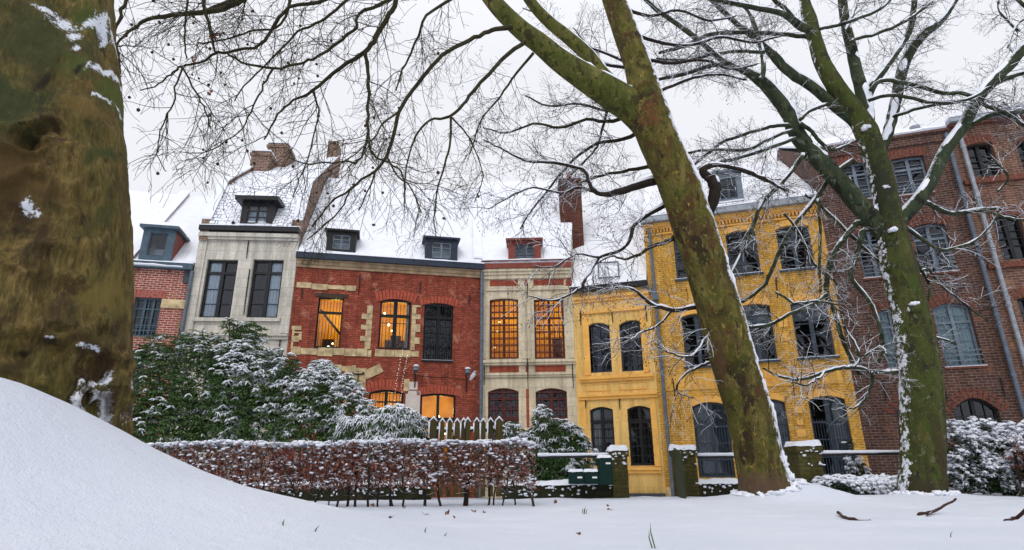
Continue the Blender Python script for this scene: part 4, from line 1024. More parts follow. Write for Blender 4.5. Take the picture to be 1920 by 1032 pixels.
MT['bark_olive'] = mat_bark('plane_bark', [(.32,(.028,.020,.008)),(.42,(.070,.048,.014)),(.54,(.115,.092,.022)),(.70,(.20,.155,.05))], 4.2, snow=.95, sdir=(1,-.25,.25), sth=(.80,.90), moss=((.068,.078,.008),.6), bump=1.0, leopard=[(4.2,.56,(.075,.032,.012)),(7.5,.64,(.28,.20,.045)),(3.0,.58,(.030,.018,.008)),(11,.58,(.05,.04,.015)),(20,.62,(.17,.14,.05))],
    spots=[(tuple(at(1215,235,10.5)),(.30,.8,.42),(.15,.055,.022)),(tuple(at(1245,290,10.4)),(.10,.6,.30),(.09,.035,.016)),(tuple(at(1290,430,10.5)),(.14,.8,.4),(.05,.026,.012)),(tuple(at(1350,520,10.6)),(.16,.8,.5),(.045,.03,.012)),(tuple(at(1425,915,10.7)),(.8,.8,.35),(.10,.060,.040)),(tuple(at(1240,345,10.3)),(.04,.5,.09),(.02,.012,.008)),(tuple(at(1345,670,10.6)),(.10,.7,.6),(.085,.045,.020))])
MT['bark_limb'] = mat_bark('olive_limb_bark', [(.3,(.045,.045,.012)),(.5,(.10,.10,.022)),(.7,(.17,.15,.045))], 3, snow=.95, sdir=(.1,0,1), sth=(.75,.9), moss=((.062,.075,.010),.6), bump=1.0, leopard=[(5,.58,(.045,.035,.015)),(9,.58,(.035,.040,.010)),(7,.64,(.20,.17,.05))])
MT['bark_moss'] = mat_bark('mossy_bark', [(.3,(.018,.017,.008)),(.5,(.050,.052,.014)),(.7,(.095,.085,.026))], 4.5, snow=.9, sdir=(-1,.0,.15), sth=(.98,1.09), moss=((.050,.075,.010),.7), bump=1.0, leopard=[(6,.58,(.022,.024,.012)),(9,.64,(.13,.13,.07)),(30,.66,(.20,.23,.20))],
    spots=[(tuple(at(1660,345,11.7)),(.42,.9,1.25),(.018,.022,.014)),(tuple(at(1720,480,11.6)),(.10,.6,.9),(.03,.035,.018)),(tuple(at(1765,860,11.6)),(.16,.6,1.1),(.045,.032,.014)),(tuple(at(1735,920,11.5)),(.8,.8,.25),(.04,.030,.016))])
MT['bark_green'] = mat_bark('dark_mossy_limb_bark', [(.3,(.014,.018,.010)),(.5,(.035,.045,.022)),(.7,(.075,.080,.04))], 4, snow=.95, sdir=(-.2,0,1), sth=(.55,.75), moss=((.028,.045,.022),.7), leopard=[(8,.60,(.11,.13,.10)),(5,.58,(.012,.014,.010))])
MT['twig'] = mat_bark('snowy_twig_bark', [(.3,(.012,.009,.008)),(.6,(.032,.024,.017)),(.8,(.06,.046,.03))], 6, snow=.95, sdir=(0,0,1), sth=(.38,.5), bump=.2)
MT['twig_bare'] = mat_bark('bare_twig_bark', [(.3,(.018,.015,.008)),(.6,(.042,.038,.014)),(.8,(.09,.085,.026))], 6, snow=.8, sdir=(0,0,1), sth=(.85,.95), bump=.2)
MT['seed'] = mat_plain('seed_brown', (.04,.018,.014), .8, .4)
def seeds(mb, tips, rnd, p, size=.02, hang=True, n=1):
    for q, d in tips:
        if rnd.random() > p: continue
        for _ in range(rnd.randint(1, 2+n)):
            c = q+rvec(rnd)*.05; l = size*rnd.uniform(.7, 1.5); a = rvec(rnd)*l*.35; e = Vector((rnd.uniform(-.3,.3), rnd.uniform(-.3,.3), -1))*l
            mb.add([c, c+a+e*.5, c+e, c-a+e*.5], [(0,1,2,3)])
# ---- big plane tree on the left
lt = empty('plane_tree', at(60, 800, 3.15), 0, 'huge knotty brown plane tree at the left edge, seed balls on its overhead twigs', 'tree')
off = lt.location
def trunk_mesh(name, path, parent, mat, nseg=64, rows=110, disp=None, off=None):
    P, R = path; L = [0]
    for a, b in zip(P[:-1], P[1:]): L.append(L[-1]+(b-a).length)
    m = MB(); 
    for j in range(rows+1):
        t = L[-1]*j/rows; i = 0
        while i < len(L)-2 and L[i+1] < t: i += 1
        f = (t-L[i])/(L[i+1]-L[i]); c = P[i].lerp(P[i+1], f); r = R[i]+(R[i+1]-R[i])*f
        for k in range(nseg):
            a = 2*math.pi*k/nseg; d = Vector((math.cos(a), math.sin(a), 0)); q = c+d*r
            m.v.append(tuple(c+d*(r*disp(q, a, t, r))))
    for j in range(rows):
        for k in range(nseg): k2 = (k+1)%nseg; m.f.append((j*nseg+k, j*nseg+k2, (j+1)*nseg+k2, (j+1)*nseg+k))
    return m.build(name, mat, parent, off=off, smooth=True, uv=False)
KN = [(at(30,390,2.62), .17, -.07), (at(38,385,2.62), .05, .05), (at(52,262,2.66), .06, -.10), (at(95,245,2.66), .05, -.08), (at(72,545,2.6), .10, -.05), (at(40,655,2.6), .07, -.06), (at(95,690,2.6), .05,-.04),(at(120,590,2.6), .12, .04), (at(100,640,2.6), .07, -.05), (at(150,200,2.62), .10, .035), (at(178,700,2.68), .09, -.10), (at(185,760,2.7), .08, -.10), (at(215,650,2.75), .1, .03),(at(60,60,2.7),.2,-.04)]
KN0 = [((30,400),.13,-.09),((45,378),.05,.05),((52,262),.055,-.13),((98,242),.05,-.08),((72,545),.1,-.05),((40,660),.06,-.08),((97,690),.05,-.05),((120,590),.11,.05),((98,640),.06,-.07),((160,200),.10,.05),((178,690),.08,-.12),((183,770),.07,-.12),((160,740),.04,-.10),((222,690),.08,.05),((110,30),.15,-.05),((198,90),.07,-.06),((140,300),.12,.05),((20,560),.15,.05),((150,450),.13,.035)]
def dl(q, a, t, r):
    v = 1+.05*noise.noise(Vector((q.x*1.5, q.y*1.5, q.z*.5)))+.034*noise.noise(Vector((q.x*7, q.y*7, q.z*1.1)))+.016*noise.noise(Vector((q.x*16, q.y*16, q.z*3)))+.008*noise.noise(Vector((q.x*45, q.y*45, q.z*16)))
    v += .02*math.sin(a*5+q.z*.4)
    zz_ = q.z-.9
    v += .010*noise.noise(Vector((q.x*30, q.y*30, q.z*8)))-.035*max(0, noise.noise(Vector((q.x*5, q.y*5, q.z*.7)))-.25)
    for c, rr_, am in KNS:
        w_ = q-c; w_.z *= .75; d = w_.length/rr_*(1+.7*noise.noise(q*9))
        if d < 3: v += am*(math.exp(-d*d)-(.55*math.exp(-((d-1.5)/.4)**2) if am < -.06 else 0))/r*.62
    return v
tp = []
for px, py, rp, D in ((52,1000,178,3.15),(52,840,178,3.15),(52,760,178,3.15),(50,600,180,3.15),(48,450,180,3.15),(44,250,178,3.15),(30,60,176,3.15),(15,-90,175,3.15),(-25,-300,172,3.15)):
    p = at(px, py, D); depth = -(RM.transposed() @ (p-Vector((0,0,CAMZ)))).z; tp.append((p, rp*depth/FPX*.93))
tp.append((tp[-1][0]+Vector((-.2,.2,1.2)), .52)); tp.append((tp[-1][0]+Vector((-.1,.3,1.0)), .42))
def sp_(px, py, D=0):
    d = ray(px, py); y = 2.2
    while y < 4:
        q = d*(y/d.y); q.z += CAMZ
        for (pa, ra), (pb, rb) in zip(tp[:-1], tp[1:]):
            if pa.z <= q.z <= pb.z:
                f = (q.z-pa.z)/(pb.z-pa.z); c = pa.lerp(pb, f); r = ra+(rb-ra)*f
                if math.hypot(q.x-c.x, q.y-c.y) <= r*1.0: return tuple(q)
        y += .01
    return tuple(q)
_S = 'snow'; BR = (.035,.02,.009); BK_ = (.014,.009,.005); GR = (.05,.075,.012); OC = (.22,.135,.035)
_spots = [((15,330),(.30,.3,.36),(.075,.045,.014)), ((70,60),(.30,.4,.5),(.040,.046,.014)), ((140,120),(.07,.3,.16),(.065,.078,.018)), ((214,190),(.05,.3,.35),(.075,.095,.018)), ((5,200),(.22,.4,.25),(.028,.040,.014)), ((165,30),(.05,.3,.2),(.05,.075,.014)),
  ((165,205),(.07,.3,.10),(.15,.10,.03)), ((52,262),(.045,.2,.06),BK_), ((58,268),(.02,.1,.03),(.12,.06,.02)), ((98,240),(.05,.2,.07),BR), ((120,270),(.03,.2,.04),BR), ((30,405),(.11,.3,.14),BR), ((45,385),(.024,.2,.05),_S), ((60,395),(.015,.2,.03),_S), ((22,430),(.08,.2,.06),BK_), ((70,450),(.03,.2,.13),BR),
  ((200,60),(.012,.3,.24),_S), ((202,140),(.009,.3,.11),_S), ((196,190),(.007,.3,.04),_S), ((72,6),(.04,.3,.028),_S), ((103,28),(.045,.3,.05),_S), ((124,55),(.022,.3,.055),_S), ((138,85),(.012,.3,.035),_S),
  ((178,680),(.06,.3,.20),BR), ((198,715),(.022,.3,.07),_S), ((185,755),(.026,.3,.07),_S), ((172,780),(.035,.3,.06),_S), ((184,655),(.018,.2,.02),_S), ((97,633),(.022,.2,.008),_S), ((97,640),(.05,.2,.03),BK_), ((160,720),(.010,.3,.22),BK_), ((181,535),(.008,.3,.12),BK_), ((222,700),(.014,.3,.30),BR), ((232,640),(.012,.3,.2),BK_),
  ((118,585),(.05,.3,.11),(.05,.032,.014)), ((40,695),(.07,.3,.05),BR), ((40,663),(.03,.2,.02),BK_), ((215,760),(.03,.3,.12),BR), ((20,620),(.04,.3,.15),BR), ((80,150),(.015,.3,.12),BK_), ((145,130),(.012,.2,.08),BK_), ((190,300),(.02,.3,.2),(.04,.05,.012)), ((195,420),(.02,.3,.3),(.06,.055,.015)), ((200,560),(.05,.3,.2),(.16,.12,.03))]
mat_lt = mat_bark('old_plane_bark', [(.25,(.042,.027,.010)),(.45,(.105,.068,.020)),(.60,(.16,.112,.032)),(.75,(.23,.16,.05))], 3.4, moss=((.062,.068,.014),.5), zsc=.22, bump=1.0,
   leopard=[(3.2,.50,(.045,.028,.011),.16,.3),(6,.56,(.20,.135,.045),.14,.25),(11,.54,(.026,.017,.008),.12,.35),(24,.55,(.19,.13,.05),.12,.3)],
   spots=[(sp_(*a), b, c) for a, b, c in _spots])
KNS = [(Vector(sp_(*a)), b, c) for a, b, c in KN0]
trunk_mesh('trunk', catmull([p for p, r in tp], [r for p, r in tp], 6), lt, mat_lt, 240, 460, dl, off)
rnd = random.Random(11)
cw = Crown(21, (0,0,-.07), .21, (.85,.48,.28), (.0068,.0042,.003), (5.0, 6.6, 5.5), 25, 70)
mb = MB(); D = 6.4
LL = [([(760,-60,9),(743,0,6.5),(725,36,6.5),(703,73,6.5),(685,97,6),(637,128,5),(586,171,4),(550,190,3),(521,215,2.5),(495,262,2)],6.4,6.2),
 ([(685,97,5),(690,146,4.5),(689,204,4),(690,255,3.6),(670,303,2.6),(637,303,2.2),(583,308,2),(539,295,1.5)],6.3,6.0),
 ([(690,255,3),(700,290,3),(728,305,2.6),(757,330,2.4),(758,372,1.8)],6.1,6.0), ([(586,171,3),(597,205,2.2),(593,235,2),(580,290,1.8),(562,335,1.4),(548,370,1.2)],6.3,6.1),
 ([(500,-40,9),(455,0,7.5),(405,20,7),(339,27,6),(287,35,5),(255,50,4),(225,75,3),(212,100,2)],6.6,6.2), ([(540,-30,6),(433,2,5),(380,22,5),(339,27,4)],6.8,6.6),
 ([(650,-50,6),(612,0,5),(543,15,4.5),(510,55,4),(488,84,4),(426,98,3.5),(404,100,3.5),(375,117,3),(342,124,3),(320,140,2.4),(298,157,2),(262,170,1.4)],6.2,6.0),
 ([(800,-50,7),(732,0,5),(674,26,4),(667,51,4),(634,80,4),(597,106,3.6),(557,120,3.4),(513,128,3.4),(462,120,3),(426,100,3)],5.9,6.1),
 ([(513,128,3.2),(495,160,2.5),(475,200,2.2),(455,240,1.8),(420,268,1.5),(380,288,1.5),(335,285,1)],6.0,6.0),
 ([(342,124,2.6),(368,175,2.4),(385,205,2),(395,240,1.6)],6.0,5.9), ([(342,124,2.6),(330,165,2.2),(320,205,2),(300,245,1.7),(295,290,1.3),(312,322,1)],6.0,6.1),
 ([(242,-40,5),(236,0,4.5),(222,40,4),(213,72,3.5),(222,105,3),(226,138,2.5)],5.6,5.5), ([(352,0,3),(348,40,2.6),(346,80,2.2),(350,110,1.6)],6.0,6.0),
 ([(900,-60,6),(860,-10,4.5),(800,30,3.6),(780,80,3),(760,120,2.6),(742,170,2)],6.6,6.4), ([(700,-60,6),(640,10,4),(600,40,3.5),(560,60,3),(520,100,2.5),(470,150,2),(440,190,1.6)],6.9,6.6), ([(560,-60,6),(540,20,3.5),(520,50,3),(470,60,2.5),(420,75,2.2),(370,80,2)],7.1,6.8), ([(380,-20,5),(383,20,4.2),(396,62,4),(401,90,3),(405,100,3)],6.1,6.05)]
for pts, a, b in LL:
    P, R = pxpath(pts, a, b, 4, .007, rnd); mb.tube(P, R, 7); cw.spawn(P, R, 0, .08)
top = tp[-1][0]
for q, D in (((500,-40),6.6),((760,-60),6.4),((800,-50),5.9),((900,-60),6.6),((242,-40),5.6)):
    e_ = at(q[0], q[1], D); mid = (top+e_)/2+Vector((0,0,.9))
    P, R = catmull([top-Vector((0,0,.3)), top+(mid-top)*.5+Vector((0,0,.4)), mid, e_+(mid-e_)*.4, e_], [.16,.11,.08,.055,.04], 5, .02, rnd); mb.tube(P, R, 8); cw.spawn(P, R, 0, .5, 1.0)
cw.mesh(mb)
mb.build('crown', MT['twig_bare'], lt, off=off, smooth=True, uv=False)
# seed balls hanging on threads
tips = [t for t in cw.tips if t[0].z > 3.4]; rnd.shuffle(tips)
ballm = MB(); ballm.tube([(0,0,0),(.005,0,-.05),(0,0,-.10)], [.0016]*3, 3); ballm.blob((0,0,-.118), .019,.019,.019, 8, 6, .12)
b0 = ballm.build('seed_ball', MT['seed'], lt, uv=False); b0.location = tips[0][0]-off
for q, d in tips[1:98]:
    c = b0.copy(); COL.objects.link(c); c.parent = lt; c.location = q-off; s_ = rnd.uniform(.75,1.15); c.scale = (s_,)*3; c.rotation_euler = (0,0,rnd.uniform(0,6))
lf = MB()
for px, py in ((390,90),(402,64),(396,72),(362,112),(395,175),(470,60)):
    p = at(px, py, 6.0)
    for k in range(5):
        a = rvec(rnd)*.03; b = rvec(rnd)*.025; lf.add([p, p+a+b, p+a*1.8, p+a-b], [(0,1,2),(0,2,3)])
lf.build('dead_leaves', mat_plain('dead_leaf', (.16,.05,.02), .8), lt, off=off, uv=False)
# ---- leaning plane tree in the middle
ct = empty('plane_tree', (CTB.x, CTB.y, gz(CTB.x, CTB.y)), 0, 'leaning plane tree in the middle with patchy olive bark and snow down its right side', 'tree')
off = ct.location; rnd = random.Random(5)
t_ = [(1447,985,56),(1443,938,52),(1436,905,47),(1426,870,43),(1406,780,43),(1376,680,42),(1343,560,41),(1308,450,39),(1275,350,38),(1238,270,38),(1219,215,36),(1195,120,25),(1151,0,22),(1128,-80,21),(1100,-170,17)]
def dc(q, a, t, r):
    return 1+.06*noise.noise(Vector((q.x*2, q.y*2, q.z*.9)))+.03*noise.noise(Vector((q.x*8, q.y*8, q.z*3)))+.12*max(0, 1-t/1.25)**1.5*max(0, math.sin(a*5+.5))
CTP = pxpath(t_, 11.0, 10.2, 4)
trunk_mesh('trunk', CTP, ct, MT['bark_olive'], 40, 190, dc, off)
mb = MB(); sn = MB()
limb1 = pxpath([(1240,310,24),(1222,250,28),(1192,208,31),(1160,185,30),(1120,160,27),(1085,138,24),(1047,112,21),(1012,82,19),(977,56,17.5),(935,15,16),(900,-30,14),(860,-90,12)], 10.8, 9.2, 4)
limb2 = pxpath([(1185,212,20),(1150,165,17),(1126,138,15),(1100,102,13),(1062,68,12),(1030,42,11),(1000,10,10),(975,-30,10),(950,-80,8)], 10.6, 10.0, 4)
lm = MB()
for P, R in (limb1, limb2): lm.tube(P, R, 16)
lm.build('limb', MT['bark_limb'], ct, off=off, smooth=True, uv=False)
snow_strips(sn, *limb1, rnd, k=.5, gap=.05, rmin=.05, th=.7); snow_strips(sn, *limb2, rnd, k=.55, gap=.03, rmin=.05, th=.7)
# wind-packed ridge down the right flank of the trunk
for i0, i1 in ((2,9),(8,15),(14,22),(23,30),(30,41),(42,56)):
    P = [CTP[0][i]+Vector((1,-.42,.1)).normalized()*CTP[1][i]*.93 for i in range(i0, min(i1, len(CTP[0])))]; 
    R = [CTP[1][i]*(.24 if i < 14 else .13)*rnd.uniform(.4,1.15) for i in range(i0, min(i1, len(CTP[0])))]; R[0] *= .3; R[-1] *= .3
    P, R = catmull(P, R, 3, .012, rnd); sn.tube(P, [max(.01, r*rnd.uniform(.8,1.1)) for r in R], 8)
cw = Crown(8, (0,0,-.02), .26, (.9,.5,.26), (.009,.006,.0042), (5.8, 7.0, 5.5), 25, 65)
bare = Crown(9, (0,0,-.07), .22, (.85,.48,.26), (.007,.0048,.0035), (4.8, 6.4, 5.0), 25, 60)
CB = [([(960,52,7),(930,55,6),(900,67,5.5),(860,86,5.5),(820,113,5),(783,157,5),(747,211,5),(738,255,4.8),(725,292,4.5),(703,321,3.6),(656,357,3),(620,380,2.4),(585,425,2)],9.3,8.6,0),
 ([(985,78,6),(955,100,5.5),(926,128,5),(880,182,4.5),(871,193,4),(845,219,4),(805,226,3),(780,255,2.6),(765,299,2),(758,360,1.6),(760,400,1)],9.5,9.0,0),
 ([(845,219,3.4),(845,262,3),(834,310,2.6),(820,360,2.2),(814,410,1.6),(816,440,1.2)],9.1,9.0,0), ([(845,219,2.6),(870,245,2.2),(890,280,1.8),(905,330,1.4),(890,380,1.2)],9.1,9.2,0),
 ([(656,357,2.4),(640,390,2),(610,420,1.8),(575,450,1.4)],8.7,8.6,0), ([(703,321,2.6),(690,360,2),(672,395,1.6)],8.7,8.8,0), ([(725,292,2.6),(745,330,2.2),(770,350,2),(790,400,1.6)],8.7,8.8,0), ([(747,211,3),(720,230,2.6),(700,260,2),(650,300,1.6),(600,330,1.2)],8.8,8.6,0),
 ([(1252,330,11),(1233,337,9),(1190,349,8.5),(1160,359,8),(1128,364,7),(1109,353,6),(1097,322,5),(1074,312,4.5),(1040,305,4),(985,302,3),(938,277,2.2),(905,262,1.6)],10.9,10.2,1),
 ([(1128,364,4.5),(1085,352,3.6),(1050,362,3),(1000,352,2.4),(950,372,2),(915,392,1.4)],10.8,10.9,1), ([(1270,360,8),(1245,385,7),(1194,416,6),(1181,450,5),(1160,470,5),(1124,483,4.6),(1100,520,4),(1088,540,3.6),(1060,556,3),(1035,564,2.4),(990,555,1.6)],10.9,10.6,1),
 ([(1124,483,3.4),(1080,478,2.6),(1040,500,2),(1000,498,1.6)],10.7,10.5,1), ([(1290,420,7),(1259,448,6),(1225,462,5),(1198,477,4),(1170,486,3),(1145,481,2.4),(1110,500,1.8)],10.8,11.2,0),
 ([(1320,578,8),(1302,577,7),(1261,581,6.5),(1221,569,5.5),(1188,544,4),(1150,540,3),(1118,548,2)],10.8,10.7,1), ([(1261,581,4),(1235,610,3.2),(1205,622,2.6),(1180,640,2)],10.8,10.6,1), ([(1330,680,5),(1310,688,4),(1290,700,3),(1275,712,2.4),(1270,735,2),(1300,745,1.4)],10.7,10.8,1),
 ([(1350,600,4),(1320,640,3.6),(1295,668,3),(1262,664,2.4),(1230,650,1.8)],10.6,10.4,1), ([(1195,205,7),(1150,228,5),(1100,224,4),(1050,240,3.6),(1000,232,3),(950,250,2.2),(905,240,1.6)],11.2,11.8,0), ([(1215,240,7),(1170,262,5),(1120,270,4),(1075,300,3.4),(1040,340,2.8),(1000,390,2.4),(975,430,1.8)],11.2,11.6,0),
 ([(1180,200,5),(1140,208,4),(1080,195,3),(1030,200,2.6),(985,180,2)],11.4,12,0), ([(1140,205,4),(1125,260,3.2),(1110,290,2.6),(1070,330,2),(1050,370,1.6)],11.5,12,0), ([(1230,310,6),(1180,320,4.4),(1130,330,3.6),(1080,345,3)],11.6,12,0),
 ([(1190,130,5),(1130,120,4),(1090,108,3.4),(1050,60,2.8),(1010,30,2),(980,15,1.6)],11.3,12.2,1), ([(1205,150,5),(1170,115,4),(1110,90,3),(1075,52,2)],11.5,12,1), ([(1000,100,4),(960,150,3),(930,190,2.6),(900,230,2),(880,290,1.5)],9.8,10,0),
 ([(1330,330,10),(1340,350,11),(1338,372,11),(1330,395,9),(1322,410,7)],10.6,10.9,1), ([(1330,335,9),(1318,318,8),(1345,310,6),(1400,322,5),(1440,338,4),(1475,358,2.6)],10.7,10.4,1),
 ([(1170,60,5),(1230,78,4.5),(1290,86,4),(1350,70,3.5),(1410,80,3),(1470,66,2)],10.6,10.9,1), ([(1200,110,5),(1260,118,4.5),(1320,112,3.6),(1370,130,3),(1420,120,2)],10.6,10.9,1), ([(1240,170,4.5),(1290,150,4),(1340,140,3),(1400,150,2.2)],10.6,10.9,1), ([(1160,10,5),(1220,30,4),(1270,20,3.4),(1330,38,3),(1380,30,2)],10.6,10.9,1)]
bmb = MB()
for pts, a, b, sno in CB:
    P, R = pxpath(pts, a, b, 4, .008, rnd)
    if sno: mb.tube(P, R, 7); cw.spawn(P, R, 0, .12); snow_strips(sn, P, R, rnd, rmin=.014, gap=.12, k=.8)
    else: bmb.tube(P, R, 7); (bare if b < 10 else cw).spawn(P, R, 0, .12)
cw.mesh(mb); bare.mesh(bmb); cw.snow(sn, .4)
mb.build('branches', MT['twig'], ct, off=off, smooth=True, uv=False); bmb.build('crown', MT['twig_bare'], ct, off=off, smooth=True, uv=False)
sd = MB(); seeds(sd, cw.tips, rnd, .5, .03); sd.build('seeds', MT['seed'], ct, off=off, uv=False)
for _ in range(70):
    a = rnd.uniform(2.4, 7.0); r_ = CTP[1][3]*rnd.uniform(1.05, 1.22); x_, y_ = CTB.x+math.cos(a)*r_, CTB.y+math.sin(a)*r_; sn.blob((x_, y_, gz(x_, y_)+rnd.uniform(-.01,.03)), rnd.uniform(.03,.09), rnd.uniform(.03,.08), rnd.uniform(.02,.045), 8, 5, .35)
sn.build('snow', MT['snow'], ct, off=off, smooth=True, uv=False)
# ---- mossy upright tree on the right
rt = empty('mossy_tree', (RTB.x, RTB.y, gz(RTB.x, RTB.y)), 0, 'mossy green trunk forking into many spreading snow-lined limbs, right of the leaning tree', 'tree')
off = rt.location; rnd = random.Random(6)
t_ = [(1733,985,44),(1732,935,40),(1731,900,38),(1730,830,37),(1728,740,36),(1720,660,34),(1706,583,31),(1686,502,30),(1673,442,25),(1666,401,22.5),(1656,351,20.5),(1645,310,20.5),(1634,275,20.5),(1621,240,20.5),(1600,207,18),(1573,171,17),(1544,122,14.5),(1528,73,12.5),(1518,37,13),(1508,0,9),(1498,-50,7)]
RTP = pxpath(t_, 11.9, 12.1, 4)
trunk_mesh('trunk', RTP, rt, MT['bark_moss'], 36, 200, lambda q, a, t, r: 1+.05*noise.noise(Vector((q.x*3, q.y*3, q.z*1.2)))+.03*noise.noise(Vector((q.x*9, q.y*9, q.z*5)))+.16*max(0,1-t/1.4)**1.4*max(0,math.sin(a*5+2))+.03*math.sin(a*3+q.z)*max(0,1-t/4), off)
mb = MB(); sn = MB()
cw = Crown(31, (0,0,.0), .25, (.8,.45,.25), (.010,.006,.0042), (5.2, 6.8, 5.5), 25, 65)
RB = [[(1672,475,13),(1652,430,17),(1634,411,17.5),(1589,358,17),(1544,309,16),(1512,277,15),(1491,244,14.5),(1475,207,13.5),(1443,167,12),(1418,146,9.5),(1386,130,7),(1341,122,5.5),(1280,140,5),(1230,150,4),(1190,165,3)],
 [(1418,146,8),(1386,130,7),(1349,110,7),(1317,81,7),(1280,53,6.5),(1240,25,6),(1200,-10,5)], [(1424,150,6),(1430,142,6.5),(1430,102,6),(1412,41,5.5),(1398,16,4),(1360,-10,3)],
 [(1618,250,12),(1605,232,9.5),(1565,199,9.5),(1524,163,9.5),(1483,138,9),(1455,110,8.5),(1430,85,7.5),(1382,45,6.5),(1333,0,5.5),(1290,-40,4.5)],
 [(1500,225,5),(1520,207,5),(1552,195,4.5)], [(1500,232,6),(1520,245,5),(1532,260,5),(1557,281,4.5),(1580,276,3.5),(1610,262,2)],
 [(1483,235,5.5),(1450,238,5),(1422,244,4.5),(1361,264,4.5),(1321,293,4),(1300,310,3)], [(1487,244,5),(1443,260,4.6),(1402,281,4.6),(1353,281,4),(1300,285,3.4),(1260,300,2.6)], [(1492,260,5.5),(1443,277,5.2),(1394,293,5),(1349,305,4.6),(1308,315,4),(1270,340,3)],
 [(1505,290,6.5),(1500,300,6),(1463,346,6),(1430,378,5.5),(1414,419,5),(1400,455,4.5),(1371,512,4),(1355,540,3)], [(1479,358,4),(1435,338,3.6),(1382,317,4),(1340,310,3)],
 [(1676,470,14),(1684,442,14),(1687,415,13.5),(1723,374,12.5),(1748,334,11.5),(1776,277,11),(1809,232,11),(1829,191,10.5),(1858,155,9.5),(1890,126,9.5),(1920,90,9),(1960,50,8),(2010,0,7)],
 [(1815,235,7),(1858,216,6.5),(1890,212,6),(1920,210,6),(1970,220,4)], [(1840,180,6),(1878,151,6),(1920,138,5.5),(1980,120,4)], [(1632,170,5),(1646,155,5.5),(1671,151,5.5),(1727,163,5.5),(1768,175,5.5),(1809,175,5.5),(1850,199,5),(1885,212,4.6),(1920,236,4.5),(1950,250,3)],
 [(1628,190,5),(1650,182,4.6),(1687,179,4.6),(1740,191,4.5),(1790,190,3)], [(1675,220,4.5),(1690,214,4.4),(1740,199,4.4),(1809,189,4),(1858,163,3.5)],
 [(1652,278,9),(1658,268,9.5),(1671,228,9.5),(1681,183,9.5),(1691,134,9.5),(1711,90,9),(1740,57,8.5),(1764,41,7.5),(1793,0,6.5),(1820,-40,5)], [(1626,215,9),(1626,191,8),(1634,165,8),(1662,126,7.5),(1695,77,7.5),(1709,45,7.5),(1715,0,6.5),(1718,-50,5)],
 [(1624,250,13),(1626,211,12.5),(1611,155,11),(1597,94,9.5),(1585,41,8.5),(1579,0,8),(1572,-60,6)], [(1595,78,4),(1610,72,4.2),(1646,63,4.2),(1699,39,4),(1748,4,3.5)], [(1535,55,4),(1560,50,4.2),(1585,43,4.2),(1646,20,4),(1680,-10,3)],
 [(1528,72,6),(1508,69,6),(1443,63,5.5),(1390,61,5.5),(1333,65,5.5),(1280,87,5.5),(1235,100,4)], [(1434,98,5),(1400,96,4.5),(1361,98,4.5),(1320,106,4.2),(1280,114,4),(1230,110,3)], [(1516,55,8),(1500,49,8),(1471,28,7.5),(1422,16,6.5),(1341,0,5.5),(1280,-20,4)], [(1500,48,6),(1470,15,5.5),(1451,0,5),(1425,-35,4)], [(1585,60,4.5),(1597,30,4.5),(1608,0,4)],
 [(1690,425,6),(1715,385,6),(1737,381,6),(1782,401,6),(1832,394,5),(1878,391,3.5)], [(1832,396,3),(1860,400,3),(1890,408,3),(1930,415,2.5)], [(1695,425,5),(1742,457,4.6),(1772,469,4.4),(1827,452,3.6),(1862,416,2.6),(1872,392,2)],
 [(1690,440,5),(1696,450,5),(1711,482,4.5),(1737,522,4),(1742,552,3),(1735,575,2.4)], [(1730,508,3.4),(1742,507,3.2),(1772,542,3),(1812,573,2.6),(1852,603,2)], [(1730,625,3.4),(1745,630,3.2),(1770,636,3),(1797,648,2)], [(1680,470,5),(1651,492,5),(1616,462,4.5),(1575,421,4),(1538,386,3.6),(1510,365,3)],
 [(1660,410,8),(1630,400,7),(1616,442,6.5),(1603,490,6),(1595,520,5.5),(1620,552,5),(1640,585,4.6),(1655,640,4),(1648,680,3.4)], [(1650,415,8),(1610,418,7.5),(1600,426,7.5),(1571,463,7),(1554,503,7),(1550,552,6.5),(1563,581,6),(1583,646,5.5),(1612,703,4.5)],
 [(1550,552,5),(1525,570,5),(1481,589,5),(1441,609,4.6),(1400,613,4),(1370,600,3)], [(1600,300,7),(1560,330,6),(1538,361,6),(1493,418,5.5),(1465,463,5),(1440,524,5),(1424,544,4.6),(1384,569,4),(1350,560,3)], [(1500,300,5),(1480,325,5),(1465,345,4.6),(1424,390,4.4),(1400,455,4)],
 [(1534,373,4),(1538,442,3.6),(1537,500,3.4),(1538,552,3)], [(1455,548,3.6),(1490,568,3.4),(1530,564,3),(1575,572,2.4)], [(1470,400,3),(1500,440,3),(1530,500,2.6),(1570,530,2.2)],
 [(1690,697,5.5),(1637,697,5),(1612,690,5.5),(1580,690,5),(1549,697,4.6),(1500,712,4.2),(1460,705,3.2),(1430,690,2.4)], [(1637,697,4.5),(1633,723,4),(1621,750,3.6),(1599,765,2.6),(1580,758,2)], [(1600,690,4),(1612,670,4),(1600,640,3),(1580,610,2.6)], [(1549,697,3.4),(1530,712,3),(1510,722,2.6),(1480,715,2)], [(1620,670,3),(1650,650,3),(1665,668,2.2)],
 [(1870,360,2.4),(1890,330,3),(1860,300,2)], [(1990,60,6),(1940,30,5),(1900,-10,4)], [(1990,240,5),(1940,255,4),(1905,215,3),(1880,190,2)], [(1910,60,4),(1880,30,3),(1870,0,3)], [(1930,30,3.4),(1905,50,3),(1890,90,2.4)]]
offs = {0:-.2, 11:.1}
